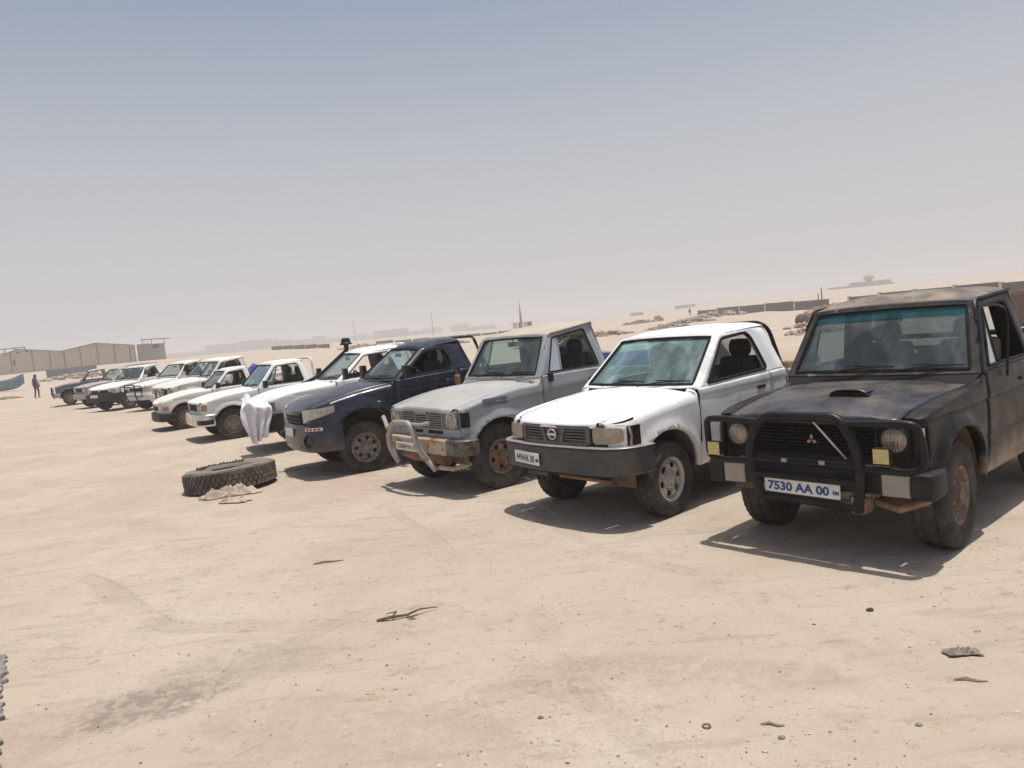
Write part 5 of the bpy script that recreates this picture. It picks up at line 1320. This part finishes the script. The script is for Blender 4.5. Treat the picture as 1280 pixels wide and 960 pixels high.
# ------------------------------------------------------------------ buildings and walls behind
M['shed'] = plain('beige_cladding', (.45, .35, .26), .85, .12, .8, dust=.2)
M['shedtrim'] = plain('brown_trim', (.17, .13, .10), .8, .2, 2)
M['concrete'] = plain('weathered_concrete', (.33, .28, .235), .9, .2, 1.5, bump=.2)
M['block'] = plain('brown_block_wall', (.135, .108, .088), .95, .2, 1.2, bump=.3)
M['whitepost'] = plain('white_pier', (.58, .55, .50), .9, .15, 2)
M['dark'] = plain('dark_opening', (.03, .028, .026), .8, .1, 2)
def shed(label, pts, y0, depth, zbase, posts, wins=()):
    """pts: roofline (x, z) from left to right"""
    root = empty('warehouse', (pts[0][0], y0, zbase)); tag(root, label, 'warehouse'); ox, oz = pts[0][0], zbase
    loc = [(x - ox, z - oz) for x, z in pts]
    out = [(loc[0][0], -2)] + loc + [(loc[-1][0], -2)]
    skew = lambda v: Vector((v.x - .55 * max(0, v.y), v.y, v.z))
    obj('wall', MB().prism(out, 'y', 0, depth).moved(skew), M['shed'], root, smooth=False)
    rf = MB()
    for (xa, za), (xb, zb) in zip(loc[:-1], loc[1:]): rf.prism([(xa, za + .003), (xb, zb + .003), (xb, zb + .16), (xa, za + .16)], 'y', -.35, depth + .3)
    obj('roof', rf.moved(skew), M['shedtrim'], root, smooth=False)
    for x in posts:
        zt = interp([(a, b) for a, b in loc], x - ox) if len(loc) > 1 else 3
        for (xa, za), (xb, zb) in zip(loc[:-1], loc[1:]):
            if xa <= x - ox <= xb: zt = lerp(za, zb, (x - ox - xa) / (xb - xa))
        obj('post', MB().box(x - ox - .12, x - ox + .12, -.10, .0, -2, zt - .02), M['shedtrim'], root)
    for (x, z, w, h) in wins:
        obj('window', MB().box(x - ox - w / 2, x - ox + w / 2, -.05, .05, z - oz, z - oz + h), M['dark'], root)
    return root
shed('long beige warehouse with shallow gable roof, right half of the shed row', [(-109.0, 6.5), (-100.8, 7.6), (-91.5, 6.2)], 190, 30, 1.6, [-108.9, -105.0, -100.8, -96.6, -92.8, -91.6])
shed('lower beige warehouse with two small vents, left of the gabled one', [(-133, 5.6), (-124.7, 6.8), (-120.5, 8.0), (-109.1, 6.4)], 190.6, 28, 1.8, [-122.5, -117.2, -112.9, -109.4], [(-120.6, 7.0, .9, .4), (-118.4, 7.2, .7, .4), (-121.8, 4.2, .6, 1.3)])
tb = empty('watch_tower', (-90.5, 196, 1.5)); tag(tb, 'square concrete tower block with open shaded roof, beside the warehouse', 'tower')
obj('wall', MB().box(-3.3, .0, 0, 4, -1.5, 5.0).moved(lambda v: Vector((v.x - .5 * v.y, v.y, v.z))), M['concrete'], tb, smooth=False)
obj('tower_room', MB().box(.02, 3.7, .1, 4, -1.5, 4.75).moved(lambda v: Vector((v.x - .5 * v.y, v.y, v.z))), M['concrete'], tb, smooth=False)
obj('window', MB().box(.6, 2.2, -.02, .14, 3.6, 4.6), M['dark'], tb)
for x in (-1.9, .3, 3.5): obj('post', MB().box(x - .07, x + .07, .3, .44, 4.6, 6.0), M['shedtrim'], tb)
obj('canopy', MB().prism([(-2.2, 6.0), (3.8, 5.75), (3.8, 5.92), (-2.2, 6.2)], 'y', -.3, 4), M['shedtrim'], tb, smooth=False)
fr = empty('roof_frame', (-128.5, 200, 6.5)); tag(fr, 'bare metal frame rising behind the left warehouse roof', 'frame')
for z in (1.0, 2.1): obj('beam', MB().box(-4, 4, -.1, .1, z, z + .22), M['shedtrim'], fr)
for x in (-3.8, -1.3, 1.3, 3.8): obj('post', MB().box(x - .1, x + .1, -.1, .1, -2, 2.4), M['shedtrim'], fr)

def wall_run(label, a, b, h, n, pier=True, mat=None, t=.2, cat='wall'):
    a, b = Vector(a), Vector(b); root = empty('boundary_wall', on(a.x, a.y, -.1)); d = b - a; L = d.length; root.rotation_euler = (0, 0, math.atan2(d.y, d.x)); tag(root, label, cat)
    z0 = gz(a.x, a.y) - .1
    for k in range(n):
        x0, x1 = L * k / n, L * (k + 1) / n; p = a + d * ((k + .5) / n); dz = gz(p.x, p.y) - .1 - z0
        hh = h * (1 + rnd.uniform(-.05, .05))
        obj('panel', MB().box(x0 + .225, x1 - .225, -t / 2, t / 2, dz - .4, dz + hh), mat or M['block'], root, smooth=False)
        if pier: obj('pier', MB().box(x0 - .22, x0 + .22, -t / 2 - .05, t / 2 + .05, dz - .4, dz + hh + .12), M['whitepost'], root, smooth=False)
    return root
wall_run('long brown block wall with white piers on the sand at right', (40.2, 161), (47.5, 113), 1.55, 5)
wall_run('second brown wall running on behind the black pickup', (48.2, 108), (56, 62), 1.5, 7)
wall_run('low broken brown wall in the middle distance', (-60, 196), (-41, 178), 1.0, 5, False)
wall_run('faded low wall far behind the old white pickup', (-36, 210), (2, 230), .9, 8, False)
# slab and boat at the left
sl = obj('concrete_slab', MB().prism([(-76.5, 127.5), (-69.0, 129.0), (-69.3, 129.8), (-76.8, 128.4)], 'z', .4, 2.15), plain('blue_grey_slab', (.15, .175, .21), .9, .2, 1, dust=.2)); tag(sl, 'low blue-grey concrete slab wall before the warehouse', 'wall')
def boat(label, loc, rz, L, W, H, colr, seed, cut=.0, rim=None):
    root = empty('wooden_boat', loc, rz); tag(root, label, 'boat')
    def hull(o):
        rows = []
        for i in range(25):
            u = 2 * i / 24 - 1; hw = W / 2 * max(0.02, (1 - abs(u) ** 2.6)) - o; sh = H * (1 + .55 * abs(u) ** 3); kz = H * .55 * abs(u) ** 4
            row = []
            for k in range(13):
                v = 2 * k / 12 - 1; row.append((u * L / 2, math.copysign(max(hw, .01) * min(1, abs(v) * 1.15) ** .7, v), lerp(kz + o, sh, abs(v) ** 1.8)))
            rows.append(row)
        return MB().grid(rows)
    obj('hull', hull(0), colr, root, solid=.05)
    obj('gunwale', MB().tube([(u * L / 2, W / 2 * max(.02, 1 - abs(u) ** 2.6), H * (1 + .55 * abs(u) ** 3)) for u in [2 * i / 24 - 1 for i in range(25)]], .05, 6).tube([(u * L / 2, -W / 2 * max(.02, 1 - abs(u) ** 2.6), H * (1 + .55 * abs(u) ** 3)) for u in [2 * i / 24 - 1 for i in range(25)]], .05, 6), rim or M['whitepost'], root)
    for u in (-.5, 0, .5): obj('thwart', MB().box(u * L / 2 - .12, u * L / 2 + .12, -W * .42, W * .42, H * .72, H * .76), M['shedtrim'], root)
    return root
M['boatblue'] = plain('faded_blue_boat', (.06, .16, .26), .7, .3, 1.5, dust=.25)
M['boatbright'] = plain('bright_blue_boat', (.01, .13, .46), .55, .2, 2, dust=.05)
boat('faded blue wooden boat tilted on the sand at far left', on(-61.0, 91.5, .1), R(14), 6.0, 1.9, 1.2, M['boatblue'], 1)
boat('bright blue boat with white rim behind the weathered grey pickup', on(4.2, 26.0, .0), R(8), 5.2, 1.5, .74, M['boatbright'], 2)
# radio mast with red-white base
ms = empty('radio_mast', on(3.5, 180)); ms.scale = (.7, .7, .7); tag(ms, 'far thin mast over a red and white painted base', 'mast')
obj('pole', MB().tube([(0, 0, 0), (0, 0, 5.5), (.0, 0, 10.2)], [.55, .35, .06], 8), M['concrete'], ms)
for x, c_ in ((-1.6, M['whitepost']), (-.2, M['red']), (1.1, M['whitepost']), (2.2, M['red'])): obj('base_panel', MB().box(x * 1.3 - .7, x * 1.3 + .7, -.3, .3, 1.5, 3.3), c_, ms)
obj('cross_arm', MB().box(-4, 4, -.1, .1, 3.31, 3.45), M['whitepost'], ms)
# small far things
def crate(name, label, cat, x, y, w, h, mat, rz=.3):
    r = empty(name, on(x, y), rz); tag(r, label, cat)
    obj('body', MB().prism([(-w / 2, 0), (w / 2, 0), (w / 2, h * .6), (w * .2, h * .65), (w * .12, h), (-w * .4, h * .95), (-w / 2, h * .5)], 'y', -w * .35, w * .35), mat, r, bevel=.03)
    obj('top_load', blob(w * .25, 4, 1.2, 1, .5, 2).moved(lambda v: v + Vector((0, 0, h))), mat, r)
crate('wrecked_box', 'far rusty wrecked van body alone on the sand', 'wreck', 31.6, 160, 1.7, 1.15, M['barepanel'])
def drum(label, x, y, r, L, rz, mat, tilt=90):
    root = empty('rusty_tank', on(x, y, r * .85), rz); tag(root, label, 'tank')
    prof = [(.001, -L / 2), (r * .9, -L / 2), (r, -L / 2 + .04), (r, -L * .17), (r + .03, -L * .16), (r, -L * .15), (r, L * .15), (r + .03, L * .16), (r, L * .17), (r, L / 2 - .04), (r * .9, L / 2), (.001, L / 2)]
    obj('shell', MB().lathe(prof, 28, 'x'), mat, root); obj('end_cap', MB().lathe([(.001, L / 2 + .03), (r * .5, L / 2 + .02), (r * .88, L / 2 + .003)], 24, 'x'), mat, root)
M['tank'] = rusty('brown_tank', (.12, .08, .058), .35, 5, .9, dust=.15, c2=(.15, .09, .06))
drum('rusty brown tank lying on the sand between the two nearest pickups', 20.3, 53, .40, .55, R(-60), M['tank'])
drum('second rusty tank beside the first, partly behind the black pickup', 21.6, 54, .34, 1.5, R(-5), M['tank'])
drum('large rusty tank at the right edge behind the black pickup cab', 20.4, 29.5, .75, 2.6, R(30), M['tank'])
# rubble mounds
def mound(label, x, y, r, h, n, mat, seed):
    rg = random.Random(seed); mb = MB()
    for k in range(n):
        a = rg.uniform(0, 6.28); d = r * math.sqrt(rg.random()); q = rg.uniform(.10, .32) * r * .35
        b = blob(q, k + seed, rg.uniform(.8, 1.5), 1, .7, 1); px, py = x + d * math.cos(a), y + d * math.sin(a); zz = gz(px, py) + h * max(0, 1 - (d / r) ** 1.5)
        mb.add([(vx + px, vy + py, vz + zz) for vx, vy, vz in b.v], b.f)
    tag(obj('rubble_mound', mb, mat), label, 'rubble', kind='stuff')
M['rubblet'] = plain('tan_rubble', (.34, .27, .21), .95, .35, 1, bump=.3)
for i, (x, y, r, h, lab) in enumerate(((20, 48, 2.6, .5, 'pale rubble heap around the rusty tanks'), (12.5, 60, 2.4, .4, 'broken stones on the sand behind the white hand-painted pickup'), (-12, 120, 6, .5, 'low stone heap far behind the navy pickup'), (-66, 118, 5, .5, 'low debris heap before the warehouse'), (-52, 74, 2.2, .25, 'flat debris patch beside the faded blue boat'), (-41, 62, 1.4, .2, 'small debris patch left of the walking person'), (26, 110, 4, .5, 'stone heap in front of the long brown wall'), (36, 130, 5, .9, 'sandy stone heap against the long brown wall'), (16, 40, 1.6, .3, 'loose stones right of the white hand-painted pickup bed'), (9, 74, 3, .35, 'scattered broken stones beyond the blue boat'), (30, 70, 3.5, .8, 'rubble rise right of the rusty tanks'), (2, 62, 1.5, .2, 'small stone scatter behind the weathered grey pickup'), (6.5, 96, 3, .3, 'thin stone scatter halfway to the mast'), (19, 92, 2.5, .3, 'loose stones below the far wrecked van body'), (-8, 84, 2.2, .25, 'loose stones far behind the navy pickup roof'), (24, 140, 3.5, .5, 'stone line left end of the long brown wall'), (-28, 150, 5, .8, 'broken wall stump and stones in the middle distance'))):
    mound(lab, x, y, r, h, 70, M['rubblet'], 40 + i)
# far town in the haze
M['far'] = plain('far_plaster', (.34, .29, .25), .95, .1, .3)
rg = random.Random(21)
def house(label, x, y, w, d, h, zb=-.5, grp=None):
    r = empty('far_house', (x, y, gz(x, y) + zb), rg.uniform(-.15, .15)); tag(r, label, 'building', grp)
    obj('wall', MB().box(-w / 2, w / 2, -d / 2, d / 2, 0, h), M['far'], r, smooth=False)
    obj('roof', MB().box(-w / 2 - .2, w / 2 + .2, -d / 2 - .2, d / 2 + .2, h + .003, h + .35), M['shedtrim'], r, smooth=False)
    for k in range(max(2, int(w / 4))):
        xx = -w / 2 + (k + .5) * w / max(2, int(w / 4)); obj('window', MB().box(xx - .6, xx + .6, -d / 2 - .05, -d / 2 + .05, h * .45, h * .45 + 1.2), M['dark'], r)
for i in range(26):
    t = i / 25; Y = rg.uniform(880, 1180); px = lerp(190, 620, t) + rg.uniform(-8, 8); X = (px - 640) / 961 * Y
    house('flat-roofed far house fading into the dust haze', X, Y, rg.uniform(12, 42), rg.uniform(8, 14), rg.uniform(5, 13) * (1.2 - .5 * t), grp='far houses along the horizon')
for i, lab in enumerate(('low far house on the horizon above the white hand-painted pickup', 'long low far house left of the brown block wall')):
    house(lab, 95 + 45 * i, 560 + 40 * i, 9 + 6 * i, 9, 2.6)
hb = empty('hilltop_building', (226, 480, gz(226, 480) - .6)); hb.scale = (.6, .6, .6); tag(hb, 'large building with round tower on the far rise above the black pickup', 'building')
obj('wall', MB().box(-38, 24, -8, 8, -6, 3.4), M['far'], hb, smooth=False); obj('upper_wall', MB().box(-16, 22, -6, 6, 3.4, 6.4), M['far'], hb, smooth=False)
obj('round_tower', MB().lathe([(3, 6.4), (3, 8), (5, 9.0), (5.2, 11.5), (4, 13), (.1, 13.2)], 20, 'z', (2, 0, 0)), M['far'], hb)
for x in range(-34, 22, 6): obj('window', MB().box(x - .9, x + .9, -8.08, -7.9, .2, 2.0), M['dark'], hb)
for i, (x, y, h, lab) in enumerate(((52.6, 128, 3.2, 'thin dark pole beyond the long wall, taller one'), (51.6, 127, 2.3, 'short thin pole beyond the long wall'), (-118, 600, 16, 'thin far pole above the hazy skyline'), (-40, 420, 12, 'thin pale far pole left of the mast'))):
    tag(obj('pole', MB().tube([(0, 0, -1), (0, 0, h)], [.07 + y * .0004, .05 + y * .0003], 6), M['shedtrim'], None, loc=on(x, y)), lab, 'pole')

# ------------------------------------------------------------------ the dusty air
hz = MB().box(-5200, 5200, -60, 3600, -3.5, 24)
hm = bpy.data.materials.new('dust_haze'); hm.use_nodes = True; nt = hm.node_tree; nt.nodes.remove(nt.nodes['Principled BSDF'])
pv = nt.nodes.new('ShaderNodeVolumePrincipled'); pv.inputs['Color'].default_value = (.78, .77, .77, 1); pv.inputs['Density'].default_value = .0016; pv.inputs['Anisotropy'].default_value = .0
nt.links.new(pv.outputs[0], nt.nodes['Material Output'].inputs['Volume'])
tag(obj('haze', hz, hm, smooth=False), 'pale dust haze hanging over the whole place', 'haze', kind='stuff')
